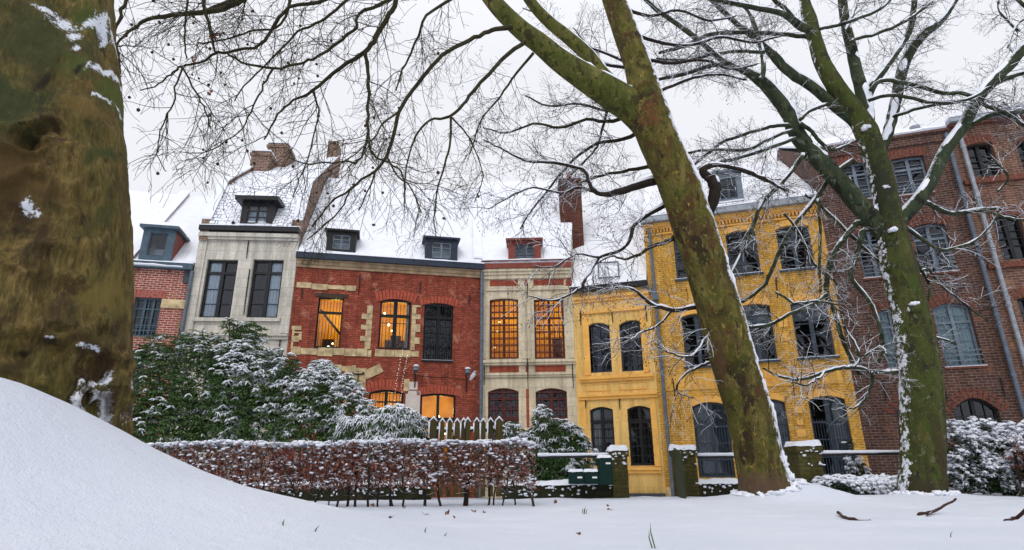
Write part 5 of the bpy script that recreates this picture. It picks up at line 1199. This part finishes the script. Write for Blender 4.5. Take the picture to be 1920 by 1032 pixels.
for i, pts in enumerate(RB):
    dd = rnd.uniform(-.7, .8); big = pts[0][2] > 9
    D0 = 12.0 if big else 12.0+dd*.3; D1 = D0+(dd if not big else dd*.8)
    if i in (1,2,4,5,6,7,8): D0 = 11.9; D1 = D0+dd*.5
    P, R = pxpath(pts, D0, D1, 4, .008 if pts[0][2] < 6 else .005, rnd); mb.tube(P, R, 12 if R[0] > .08 else 7); cw.spawn(P, R, 0, .15 if not big else .4, 1.9 if big else None); snow_strips(sn, P, R, rnd, rmin=.02, gap=.10, k=.78, th=.85)
m2 = MB(); cw.mesh(m2); cw.snow(sn, .55)
mb.build('branches', MT['bark_green'], rt, off=off, smooth=True, uv=False); m2.build('crown', MT['twig'], rt, off=off, smooth=True, uv=False)
sd = MB(); seeds(sd, cw.tips, rnd, .28, .028); sd.build('seeds', MT['seed'], rt, off=off, uv=False)
m3 = MB(); m3.blob(at(1714,580,11.66), .13, .14, .12, 14, 10, .06); m3.blob(at(1662,360,11.85), .09, .1, .10, 12, 8, .08)
m3.build('knot', MT['bark_moss'], rt, off=off, smooth=True, uv=False)
for px, py, r, dp in ((1714,569,9,11.60),(1660,352,6,11.8),(1626,240,11,11.8),(1674,430,9,11.7)):
    for _ in range(5): p = at(px+rnd.uniform(-.6,.6)*r, py+rnd.uniform(-.3,.3)*r, dp); sn.blob(p, r*.0065, .08, r*.004, 8, 5, .3)
for _ in range(60):
    a = rnd.uniform(2.6, 6.8); r_ = RTP[1][3]*rnd.uniform(1.08, 1.25); sn.blob((RTB.x+math.cos(a)*r_, RTB.y+math.sin(a)*r_, gz(RTB.x, 11.5)+rnd.uniform(-.02,.03)), rnd.uniform(.03,.09), rnd.uniform(.03,.08), rnd.uniform(.02,.05), 8, 5, .35)
sn.build('snow', MT['snow'], rt, off=off, smooth=True, uv=False)
#@@REST
# ================================================================ GARDEN FRONT
def ground_hit(px, py):
    d = ray(px, py); lo = None
    for i in range(1, 400):
        y = .8+i*.04; t = y/d.y; q = d*t
        if CAMZ+q.z <= gz(q.x, y, False): return Vector((q.x, y, gz(q.x, y)))
    return Vector((q.x, y, gz(q.x, y)))
def rough_box(mb, x0, x1, y0, y1, z0, z1, seg=.12, amp=.02, rnd=random):
    nx, ny, nz = max(1, int((x1-x0)/seg)), max(1, int((y1-y0)/seg)), max(1, int((z1-z0)/seg))
    def P(i, j, k):
        v = Vector((x0+(x1-x0)*i/nx, y0+(y1-y0)*j/ny, z0+(z1-z0)*k/nz)); n_ = noise.noise_vector(v*3.1)*amp+noise.noise_vector(v*9)*amp*.5; return v+n_
    idx = {}; vs = []
    def V(i, j, k):
        if (i,j,k) not in idx: idx[(i,j,k)] = len(vs); vs.append(P(i,j,k))
        return idx[(i,j,k)]
    fs = []
    for i in range(nx):
        for k in range(nz): fs.append((V(i,0,k),V(i+1,0,k),V(i+1,0,k+1),V(i,0,k+1))); fs.append((V(i+1,ny,k),V(i,ny,k),V(i,ny,k+1),V(i+1,ny,k+1)))
        for j in range(ny): fs.append((V(i,j,nz),V(i+1,j,nz),V(i+1,j+1,nz),V(i,j+1,nz))); fs.append((V(i,j+1,0),V(i+1,j+1,0),V(i+1,j,0),V(i,j,0)))
    for j in range(ny):
        for k in range(nz): fs.append((V(0,j+1,k),V(0,j,k),V(0,j,k+1),V(0,j+1,k+1))); fs.append((V(nx,j,k),V(nx,j+1,k),V(nx,j+1,k+1),V(nx,j,k+1)))
    mb.add(vs, fs)
def snow_cap(mb, x0, x1, y0, y1, z, h=.08, amp=.03, over=.03, seg=.08):
    x0 -= over; x1 += over; y0 -= over; y1 += over; nx, ny = max(2, int((x1-x0)/seg)), max(3, int((y1-y0)/seg)); vs = []
    for j in range(ny+1):
        for i in range(nx+1):
            x = x0+(x1-x0)*i/nx; y = y0+(y1-y0)*j/ny; e = i in (0,nx) or j in (0,ny)
            n_ = noise.noise(Vector((x*4, y*4, z*3))); hh = (0 if e else h*(.75+.5*n_)) - (.02+.04*abs(noise.noise(Vector((x*7, y*7, 1)))) if e else 0)
            vs.append((x+.01*noise.noise(Vector((x*9, y, 2))), y, z+.003+hh))
    mb.add(vs, [(j*(nx+1)+i, j*(nx+1)+i+1, (j+1)*(nx+1)+i+1, (j+1)*(nx+1)+i) for j in range(ny) for i in range(nx)])
FY = 13.0
def fx(px, py=880, D=FY): return at(px, py, D).x
def fz(py, px=1150, D=FY): return at(px, py, D).z
def pillar(x0, x1, ytop, label, D=FY):
    a, b = fx(x0), fx(x1); zt = fz(ytop, (x0+x1)/2); dpt = b-a
    R_ = empty('brick_pillar', ((a+b)/2, D+dpt/2, -.05), 0, label, 'pillar', 'brick pillars of the garden wall'); off = R_.location
    m = MB(); rough_box(m, a, b, D, D+dpt, -.1, zt-.19, .07, .008); m.build('shaft', MT['mossbrick'], R_, off=off)
    m = MB(); rough_box(m, a-.035, b+.035, D-.035, D+dpt+.035, zt-.19, zt-.05, .07, .008); m.build('cap', MT['mossbrick'], R_, off=off)
    m = MB(); snow_cap(m, a-.035, b+.035, D-.035, D+dpt+.035, zt-.05, .10, .03, .02, .05)
    for _ in range(14):
        m.blob((random.uniform(a-.02, b+.02), D-.03, zt-.12-random.random()**2*.35), random.uniform(.015,.05), .02, random.uniform(.01,.025), 7, 4, .3)
    m.build('snow', MT['snow'], R_, off=off, smooth=True, uv=False)
pillar(1147, 1177, 839, 'mossy brick gate pillar next to the green letterboxes')
pillar(1270, 1307, 837, 'mossy brick gate pillar just left of the leaning tree, open gate leaf beside it')
pillar(1484, 1527, 831, 'mossy brick pillar in the gap between the two tall trees', 12.6)
MT['wallgreen'] = mat_brick('mossy_dark_wall', (.040,.040,.018), (.028,.030,.012), (.04,.045,.03), bw=.21, rh=.075, ms=.012, dist=.02, patch=(.03,.04,.012), patch2=(.07,.05,.03), stain=.4, bump=1)
def lowwall(x0, x1, yt, label, D=FY, th=.3, name='low_wall', mat=None, snow_h=.09):
    a, b = fx(x0, 910, D), fx(x1, 910, D); zt = fz(yt, (x0+x1)/2, D)
    R_ = empty(name, ((a+b)/2, D+th/2, -.05), 0, label, 'wall'); off = R_.location
    m = MB(); rough_box(m, a, b, D+.02, D+th, -.1, zt, .1, .02); m.build('masonry', mat or MT['wallgreen'], R_, off=off)
    m = MB(); snow_cap(m, a, b, D+.02, D+th, zt, snow_h, .03, .04, .06)
    for _ in range(int((b-a)*22)):
        q = random.random(); m.blob((random.uniform(a, b), D+.0, zt-.02-q*q*.22), random.uniform(.012,.045), .02, random.uniform(.008,.028), 7, 4, .3)
    m.build('snow', MT['snow'], R_, off=off, smooth=True, uv=False); return R_
lowwall(250, 806, 909, 'low dark mossy wall under deep snow behind the left half of the beech hedge')
lowwall(942, 1147, 908, 'low mossy wall topped with snow below the green letterboxes')
lowwall(1307, 1400, 905, 'short low mossy wall with snow between the gate pillar and the leaning tree')
def rail(x0, x1, py, label, D=FY+.12):
    a, b = at(x0, py, D), at(x1, py, D); a.z = b.z = (a.z+b.z)/2
    R_ = empty('rail', ((a.x+b.x)/2, D, a.z-.03), 0, label, 'rail', 'garden wall rails'); off = R_.location
    m = MB(); m.box(a.x, b.x, D-.025, D+.025, a.z-.035, a.z+.02); m.build('bar', MT['iron'], R_, off=off)
    m = MB(); n = int((b.x-a.x)/.08); P = [Vector((a.x+(b.x-a.x)*i/n, D, a.z+.036)) for i in range(n+1)]
    m.tube(P, [.036+.008*noise.noise(p*5) for p in P], 8); m.build('snow', MT['snow'], R_, off=off, smooth=True, uv=False)
rail(1008, 1148, 856, 'snow-topped iron rail running to the pillar above the letterboxes')
rail(1306, 1400, 856, 'snow-topped iron rail between the gate pillar and the leaning trunk')
rail(1526, 1700, 851, 'long snow-topped iron rail between the middle pillar and the mossy tree', 12.75)
# letterboxes
MT['boxgreen'] = mat_plain('green_enamel', (.004,.024,.020), .6, .12, spec=.15); MT['paper'] = mat_plain('white_label', (.8,.8,.8), .6, .03)
D = 12.72
R_ = empty('letterbox_cluster', (fx(1108, 905, D), D, fz(908, 1108, D)), 0, 'dark green metal letterboxes with snow on top, fixed by the gate pillar', 'letterbox'); off = R_.location
for x0, x1, y0_, y1_, slots, sn_ in ((1123, 1149, 857, 910, ((1140,869),), 1), (1067, 1095, 883, 908, ((1087,895.5),), 1), (1095.3, 1122.7, 883, 908, ((1115,895.5),), 1)):
    m = MB(); a, b = fx(x0, 890, D), fx(x1, 890, D); z0, z1 = fz(y1_, x0, D), fz(y0_, x0, D); m.box(a, b, D, D+.22, z0, z1); 
    bx = m.build('letterbox', MT['boxgreen'], R_, off=off)
    bv = bx.modifiers.new('bevel', 'BEVEL'); bv.width = .008; bv.segments = 2
    m = MB(); m.box(a+.025, b-.025, D-.008, D-.001, z0+.03, z1-.03); m.build('flap', MT['boxgreen'], bx, off=None)
    m = MB()
    for sx, sy in slots: m.box(fx(sx-4.5, sy, D), fx(sx+4.5, sy, D), D-.013, D-.0085, fz(sy+1.6, sx, D), fz(sy-1.6, sx, D))
    m.build('name_label', MT['paper'], bx)
    for ch in bx.children: ch.location = -off
    m = MB(); snow_cap(m, a, b, D, D+.22, z1, .05, .02, .015, .04); s_ = m.build('snow', MT['snow'], bx, smooth=True, uv=False); s_.location = -off
# picket gate
MT['picket'] = mat_bark('weathered_green_wood', [(.3,(.030,.026,.010)),(.5,(.070,.055,.018)),(.7,(.11,.075,.030))], 5, snow=.8, sdir=(-.9,0,.4), sth=(1.0,1.1), zsc=.15)
D = 13.1
R_ = empty('picket_gate', (fx(873, 900, D), D, 0), 0, 'mossy wooden picket gate with snow-tipped pointed pales behind the hedge', 'gate'); off = R_.location
zt = fz(787, 873, D)
for px, wd, th, dz in ((812,.075,.09,.03),(829,.05,.025,0),(843,.05,.025,.0),(857,.055,.025,-.01),(869,.052,.025,0),(877,.055,.03,.01),(894,.055,.025,0),(906,.052,.025,-.01),(920,.055,.025,0),(936,.075,.09,.02)):
    x = fx(px, 820, D); m = MB(); z1 = zt+dz; yy = D-.03 if th < .05 else D-.05
    m.prism([(x-wd,.05),(x+wd,.05),(x+wd,z1-.07),(x,z1),(x-wd,z1-.07)], yy, yy+th); c = m.build('post' if th > .05 else 'pale', MT['picket'], R_, off=off)
    m = MB(); m.tube([(x-wd-.01, yy+th/2, z1-.06),(x, yy+th/2, z1+.025),(x+wd+.01, yy+th/2, z1-.06)], [.018,.030,.016], 7)
    if random.random() < .8: m.tube([(x-wd-.01, yy, z1-.07), (x-wd-.012, yy, z1-.2-random.random()*.3)], [.02,.008], 6)
    s_ = m.build('snow', MT['snow'], c, smooth=True, uv=False); s_.location = -off
for z in (zt-.22, .45):
    m = MB(); a, b = fx(806, 820, D), fx(942, 820, D); m.box(a, b, D+.0, D+.045, z-.045, z+.045); c = m.build('crossbar', MT['picket'], R_, off=off)
    m = MB(); snow_cap(m, a, b, D-.02, D+.045, z+.045, .035, .01, .0, .03); s_ = m.build('snow', MT['snow'], c, smooth=True, uv=False); s_.location = -off
m = MB(); m.obox(((a+b)/2, D+.02, (zt+.2)/2), ((b-a)/2, 0, .28), (0,.015,0), (-.02,0,.04)); m.build('brace', MT['picket'], R_, off=off)
MT['gatepaint'] = mat_plain('gate_green', (.03,.04,.018), .6)
# open iron gate leaf, seen nearly edge-on
x = fx(1268, 900, 12.9)
R_ = empty('garden_gate', (x, 12.95, 0), 0, 'narrow dark green slatted gate leaf standing open against the pillar', 'gate'); off = R_.location
m = MB(); zt = fz(841, 1268)
for i in range(7): y = 12.75-i*.12; xx = x-.015-.012*i; m.box(xx-.012, xx+.012, y-.035, y+.035, .0, zt-.02*i)
m.build('slats', MT['gatepaint'], R_, off=off); m = MB(); m.obox((x-.05, 12.4, zt-.15), (.055,-.4,0), (.01,.002,0), (0,0,.025)); m.build('crossbar', MT['gatepaint'], R_, off=off)
# ---------------------------------------------------------------- shrubs
MT['leaf'] = mat_leaf('evergreen_leaf', [(.30,(.012,.030,.012)),(.5,(.075,.15,.045)),(.68,(.27,.38,.14))], snow=1.15)
MT['leafs'] = mat_leaf('snow_dusted_leaf', [(.25,(.018,.045,.016)),(.5,(.05,.11,.03)),(.75,(.11,.18,.05))], snow=1.0)
MT['beech'] = mat_leaf('dry_beech_leaf', [(.28,(.055,.020,.018)),(.5,(.20,.075,.055)),(.70,(.44,.24,.17))], snow=1.0, rough=.7, sscale=7)
MT['hedge_leaf'] = mat_leaf('holly_leaf', [(.25,(.010,.022,.010)),(.6,(.025,.05,.018)),(.8,(.05,.08,.025))], snow=.95)
def leaf(mb, p, d, l, w, droop=.35):
    d = d.normalized(); s_ = d.cross(Vector((0,0,1)))
    if s_.length < .05: s_ = Vector((1,0,0))
    s_.normalize(); u = s_.cross(d); m_ = p+d*l*.5+Vector((0,0,-droop*l*.15)); e = p+d*l+Vector((0,0,-droop*l*.6))
    mb.add([p, m_+s_*w*.5+u*w*.12, e, m_-s_*w*.5+u*w*.12], [(0,1,2,3)] if w < .03 else [(0,1,2),(0,2,3)])
def fat_leaf(mb, p, d, l, w, droop=.5):
    """a leaf's load of snow: a drooping tapered finger"""
    P = [p+Vector((0,0,.012)), p+d*l*.5+Vector((0,0,.012-droop*l*.15)), p+d*l+Vector((0,0,-droop*l*.55))]
    mb.tube(P, [w*.45, w*.6, w*.2], 4)
def inside(p, ell):
    return any(((p.x-c.x)/rx)**2+((p.y-c.y)/ry)**2+((p.z-c.z)/rz)**2 < .72 for c, rx, ry, rz in ell)
def shrub(name, label, blobs, D, mat, n, leafl, leafw, per, snowp, seed, cat='shrub', droop=.5, up=.2, shoots=(), snowk=1.0, lump=.0, depth=.8, basepy=905, stemn=9):
    """blobs: (px,py,rx_px,ry_px) at distance D (+dD)"""
    rnd = random.Random(seed); ell = []
    for b in blobs:
        d_ = D+(b[4] if len(b) > 4 else 0); c = at(b[0], b[1], d_); k = d_/FPX*1.04; ell.append((c, b[2]*k, max(b[2], b[3])*k*depth, b[3]*k))
    cx_ = sum(e[0].x for e in ell)/len(ell); gz_ = gz(cx_, D)
    R_ = empty(name, (cx_, D, gz_), 0, label, cat); off = R_.location
    lf, sn, st = MB(), MB(), MB(); tot = sum(e[1]*e[3] for e in ell)
    for c, rx, ry, rz in ell:
        for _ in range(int(n*rx*rz/tot)):
            v = rvec(rnd); 
            if v.y > .35: v.y = -v.y
            q = c+Vector((v.x*rx, v.y*ry, v.z*rz))*rnd.uniform(.55, 1.12)
            if q.z < gz_+.05 : continue
            ins = inside(q, ell)
            if ins and rnd.random() < .6: continue
            top = v.z > .05
            so_ = rnd.random() < snowp*(1.5 if v.z > .2 else .5) and noise.noise(q*2.6) > -.12-(snowp-.4)
            a0 = rnd.uniform(0, 6.28)
            for i in range(per):
                an = a0+6.283*i/per+rnd.uniform(-.3,.3); d = Vector((math.cos(an), math.sin(an), rnd.uniform(-.5, up)))+v*.5; l = leafl*rnd.uniform(.6,1.25)
                leaf(lf, q, d, l, leafw*rnd.uniform(.8,1.2), droop)
                if so_ and rnd.random() < .75: fat_leaf(sn, q, d.normalized(), l*.85, leafw*.75*snowk*rnd.uniform(.7,1.2), droop)
            if so_ and rnd.random() < lump: sn.blob(q+Vector((0,-.01,.02)), rnd.uniform(.03,.07)*snowk, rnd.uniform(.03,.06)*snowk, rnd.uniform(.014,.03)*snowk, 7, 5, .45)
    for k in range(stemn):
        c, rx, ry, rz = rnd.choice(ell); P = [Vector((cx_+rnd.uniform(-.3,.3), D+rnd.uniform(-.1,.3), gz_)), Vector(((cx_+c.x)/2+rnd.uniform(-.2,.2), D, (gz_+c.z)/2)), c+rvec(rnd)*min(rx, rz)*.6]
        P, Q = catmull(P, [.035,.025,.01], 4, .01, rnd); st.tube(P, Q, 5)
    for sh in shoots:
        P, Q = pxpath([(x, y, 1.3) for x, y in sh], D-.2, D-.3, 4, .008, rnd); st.tube(P, [.012]*len(P), 4)
        if len(sh) < 4:
            for i in range(2, len(P), 2): 
                for _ in range(4): leaf(lf, P[i], rvec(rnd), leafl, leafw, droop)
    st.build('stem', MT['twig'], R_, off=off, uv=False)
    o = lf.build('foliage', mat, R_, off=off, uv=False); sn.build('snow', MT['snow'], R_, off=off, uv=False, smooth=True); return R_
shrub('evergreen_bush', 'large dark green bush dusted with snow, at the left beside the big trunk', [(285,735,62,78),(345,718,62,85),(395,735,60,90),(268,785,50,60),(330,790,90,55),(420,790,60,50),(300,668,38,38),(375,655,30,35)], 15.0, MT['leaf'], 5200, .16, .040, 6, .30, 51, shoots=(((385,690),(384,640),(378,622)),((350,680),(340,640),(335,610))), snowk=1.1, lump=.35, depth=.6)
shrub('evergreen_bush', 'tall pointed green bush with snow patches in front of the grey stone house', [(455,720,55,80),(505,735,58,70),(470,650,26,40),(490,790,80,52),(540,745,40,60),(432,612,10,14,-.1),(462,628,22,22)], 14.7, MT['leaf'], 4000, .15, .040, 6, .46, 52, shoots=(((436,800),(434,740),(431,680),(430,600)),), snowk=1.15, lump=.35, depth=.6)
shrub('evergreen_bush', 'rounded green bush with snowy drooping leaves in front of the red house', [(600,745,45,55),(635,760,42,52),(590,795,60,45),(655,790,50,42),(602,690,16,14),(608,715,32,25),(640,722,22,16)], 14.3, MT['leaf'], 3400, .14, .038, 6, .55, 53, shoots=(((548,698),(560,740),(570,780),(579,815)),), snowk=1.15, lump=.3, depth=.6)
shrub('weeping_shrub', 'low shrub with drooping leaves almost white with snow below the barred window', [(740,805,44,38),(700,812,35,28),(772,808,24,33),(725,828,62,22),(672,800,40,16)], 13.8, MT['leafs'], 2300, .17, .03, 7, .85, 54, droop=1.1, snowk=1.1, lump=.15, depth=.6)
shrub('evergreen_shrub', 'leaning snow-laden shrub with green tufts behind the rail, left of the letterboxes', [(1017,786,17,22),(1040,822,40,32),(1075,822,16,22),(1085,862,28,38),(1030,865,50,36),(985,845,34,34),(958,812,18,18),(1050,885,55,22),(1080,838,20,18)], 13.9, MT['leafs'], 2600, .14, .034, 6, .45, 55, snowk=1.2, lump=.15, depth=.5, droop=.8)
shrub('ivy_plant', 'small snowy ivy climbing at the right corner of the ochre house', [(1600,872,16,16),(1592,845,7,16),(1610,885,16,10)], 14.5, MT['hedge_leaf'], 260, .09, .05, 5, .6, 56, cat='plant')
shrub('low_hedge', 'low dark clipped hedge thick with snow between the pillar and the mossy tree', [(1550+i*22, 912, 20, 15) for i in range(7)], 12.4, MT['hedge_leaf'], 2200, .07, .045, 5, .7, 57, cat='hedge', droop=.3, snowk=1.1, lump=.5, depth=.9)
shrub('holly_hedge', 'tall dark hedge blobbed with snow to the right of the mossy tree', [(1800,850,36,50),(1840,835,42,42),(1885,845,42,48),(1935,850,42,50),(1820,885,50,34),(1880,885,60,34),(1940,885,50,34),(1980,850,40,50)], 12.5, MT['hedge_leaf'], 7500, .08, .05, 5, .62, 58, cat='hedge', droop=.3, snowk=1.0, lump=.5, depth=.5)
shrub('beech_shrub', 'reddish brown shrub at the right edge in front of the snowy dark hedge', [(1905,850,20,30),(1930,860,24,34)], 12.0, MT['beech'], 260, .08, .04, 4, .3, 59, lump=.2)
# ---------------------------------------------------------------- beech hedge with dry leaves
rnd = random.Random(77); HD = 10.75
HR = empty('beech_hedge', (fx(620, 930, HD), HD+.15, 0), 0, 'long clipped beech hedge with dry russet leaves, thin bare stems and snow on top', 'hedge'); off = HR.location
xa, xb = at(236, 880, HD).x, at(1004, 880, HD).x; ztop = lambda x: at(620, 828, HD).z+.02*math.sin(x*2.1)+.02*noise.noise(Vector((x*3,0,0)))-(0.05 if x > xb-.2 else 0)
lf, sn = MB(), MB()
for px in (262,290,318,350,372,402,430,455,470,492,520,545,560,588,612,628,645,662,690,705,728,733,757,796,826,868,872,912,925,940,968,1001):
    x = at(px, 940, HD).x+rnd.uniform(-.02,.02); y = HD+rnd.uniform(-.02,.25); P = [Vector((x, y, gz(x, y)-.05))]; d = Vector((rnd.uniform(-.25,.25), 0, 1))
    while P[-1].z < .72: d = (d+rvec(rnd)*.22+Vector((0,0,.1))).normalized(); P.append(P[-1]+d*.09)
    m = MB(); r0 = rnd.uniform(.012,.030); m.tube(P, [r0*(1-.6*i/len(P)) for i in range(len(P))], 6)
    for i in range(3, len(P)):
        for _ in range(2):
            q = P[i]; dd = rvec(rnd); dd.z = abs(dd.z)*.6; T = [q]
            for k in range(5): dd = (dd+rvec(rnd)*.3).normalized(); T.append(T[-1]+dd*.05)
            m.tube(T, [.006,.005,.005,.004,.004,.003], 3, cap=False)
    m.build('stem', MT['twig'], HR, off=off, uv=False, smooth=True)
N = int((xb-xa)*2500)
for _ in range(N):
    x = rnd.uniform(xa, xb); zt = ztop(x); t = rnd.random()**.8; z = zt-t*.78
    if z < .50 and rnd.random() < (.50-z)*2.7+.25*noise.noise(Vector((x*5,1,0))): continue
    if x > xb-.35 and rnd.random() < .4*(1-(xb-x)/.35): continue
    q = Vector((x, HD+rnd.random()**1.5*.42+.03*noise.noise(Vector((x*4, z*4, 0))), z)); nn = noise.noise(Vector((x*5, z*5, q.y*3)))
    if nn < -.26 and rnd.random() < .7: continue
    d = rvec(rnd); d.y -= .3; leaf(lf, q, d, rnd.uniform(.05,.085), rnd.uniform(.030,.048), .6)
    if rnd.random() < (.10+.26*max(0, .22-t)/.22)*(.25+1.9*max(0, .5+noise.noise(Vector((x*4, z*6, 7))))): sn.blob(q+Vector((0,-.005,.012)), rnd.uniform(.012,.05), rnd.uniform(.012,.035), rnd.uniform(.006,.022), 7, 4, .5)
x = xa
while x < xb:
    for yy in (.0,.06,.13,.23,.33,.43):
        if rnd.random() < (.55 if yy < .1 else .8): sn.blob((x+rnd.uniform(-.05,.05), HD+yy, ztop(x)+rnd.uniform(-.05,.015)), rnd.uniform(.025,.085), rnd.uniform(.03,.08), rnd.uniform(.012,.032), 7, 5, .4)
    x += .07
lf.build('foliage', MT['beech'], HR, off=off, uv=False); sn.build('snow', MT['snow'], HR, off=off, uv=False, smooth=True)
# ---------------------------------------------------------------- sticks, leaves, grass on the snow
def stick(pts, label, r=.018, fork=None):
    P = [ground_hit(*p)+Vector((0,0,h_)) for p, h_ in pts]; P2, R2 = catmull(P, [r*(1-.4*i/len(P)) for i in range(len(P))], 4, .006, rnd)
    R_ = empty('fallen_stick', P[0], 0, label, 'stick', 'fallen sticks on the snow'); m = MB(); m.tube(P2, R2, 7)
    if fork: F_ = [P2[len(P2)//2], ground_hit(*fork)+Vector((0,0,.01))]; m.tube(F_, [r*.7, r*.4], 6)
    m.build('wood', MT['stickbark'], R_, off=R_.location, smooth=True)
MT['stickbark'] = mat_bark('wet_stick_bark', [(.3,(.03,.014,.01)),(.6,(.08,.035,.025)),(.8,(.12,.07,.05))], 6, snow=.7, sdir=(0,0,1), sth=(.95,1.05))
stick((((1572,966),.03),((1595,975),.02),((1632,978),.0)), 'short curved stick lying on the snow, leftmost of the three', .02)
stick((((1722,968),.0),((1755,966),.04),((1798,962),.17)), 'longest straight stick poking up from the snow in front of the mossy tree', .02, fork=(1738,970))
stick((((1885,976),.0),((1905,975),.03),((1960,978),.2)), 'stick poking up from the snow at the right edge of the picture', .02)
LEAFLAB = ['curled brown leaf, the bigger of the fallen leaves below the middle of the hedge','small dark leaf just left of the biggest fallen leaf','tiny brown leaf right beside the biggest fallen leaf','shrivelled brown leaf near the right end of the hedge','upper of two dark leaves in front of the letterboxes','lower of two dark leaves in front of the letterboxes','thin dark leaf on the snow at the left, below the hedge','pale small leaf alone low in the foreground snow','small leaf just below the bare hedge stems under the gate','dark leaf fragment beside the stems under the gate','leaf lying at the foot of the left hedge stems','dark leaf lying left of the others below the hedge stems']
k = mat_plain('dead_leaf', (.16,.06,.03), .8); n_ = 0
for px, py, s_ in ((838,968,.05),(795,967,.04),(853,974,.03),(1040,944,.05),(1142,951,.03),(1144,957,.03),(735,971,.03),(1083,1008,.015),(890,963,.04),(905,966,.03),(760,955,.04),(700,953,.05)):
    p = ground_hit(px, py)+Vector((0,0,.012)); m = MB()
    for j in range(3):
        a = rvec(rnd)*s_; b = rvec(rnd)*s_*.7; a.z = abs(a.z)*.7; m.add([Vector((0,0,0)), a+b, a*1.7, a-b], [(0,1,2),(0,2,3)])
    o = m.build('fallen_leaf', k, None, uv=False); o.location = p; n_ += 1; tag(o, LEAFLAB[n_-1], 'leaf', 'fallen leaves on the snow')
MT['grass'] = mat_plain('grass_green', (.05,.12,.03), .6)
for i, (px, py, hh, n_, lab) in enumerate(((1232,1034,.13,2,'tallest green grass blade at the bottom edge, poking through the snow'),(533,988,.035,1,'blurry green grass tip, leftmost in the foreground snow'),(591,1000,.035,1,'blurry green grass tip, second from the left in the foreground snow'),(1097,967,.12,4,'tuft of green grass blades in the snow in front of the letterboxes'),(796,1000,.04,1,'small green grass tip below the middle of the hedge'),(833,1005,.03,1,'small green grass tip low in the middle foreground'),(1779,1008,.05,1,'green grass blade in the right foreground snow'),(575,935,.14,5,'leafy green tuft at the foot of the hedge by the snow bank'))):
    p = ground_hit(px, min(py, 1031)); m = MB()
    for j in range(n_):
        b = Vector((rnd.uniform(-.03,.03)*(n_>1), rnd.uniform(-.02,.02), -.01)); l = hh*rnd.uniform(.6,1) if j else hh; d = Vector((rnd.uniform(-.35,.35), 0, 1)).normalized(); w_ = .0035 if p.y < 5 else .006
        m.add([b-Vector((w_,0,0)), b+Vector((w_,0,0)), b+d*l*.6+Vector((w_*.8,.004,0)), b+d*l+Vector((.01,0,0)), b+d*l*.6-Vector((w_*.8,-.004,0))], [(0,1,2,3,4)])
    o = m.build('grass_tuft', MT['grass'], None, uv=False); o.location = p; tag(o, lab, 'grass')
# fairy lights on the red wall
h = Fac(CH['red'][0], PHI['red'])
R_ = empty('string_lights', h.w(h.sz(735,760,-.1)[0])+Vector((0,0,1.5)), h.phi, 'two strands of tiny white fairy lights hanging down the red wall', 'lights'); m = MB(); m2 = MB()
for pts in (((755,655),(748,690),(742,730),(736,785)),((764,668),(757,700),(752,740),(745,780))):
    P = [Vector((*[q for q in (h.sz(px,py,-.12)[0]-h.sz(735,760,-.1)[0], -.12)], h.sz(px,py,-.12)[1]-1.5)) for px, py in pts]; P, Q = catmull(P, [.004]*4, 8); m.tube(P, Q, 3)
    for q in P: m2.blob(q+rvec(rnd)*.02, .009, .009, .012, 6, 4, 0)
m.build('wire', MT['grey_paint'], R_, uv=False); m2.build('bulbs', mat_emit('fairy_light', (1,.93,.8), 1.2), R_, uv=False)
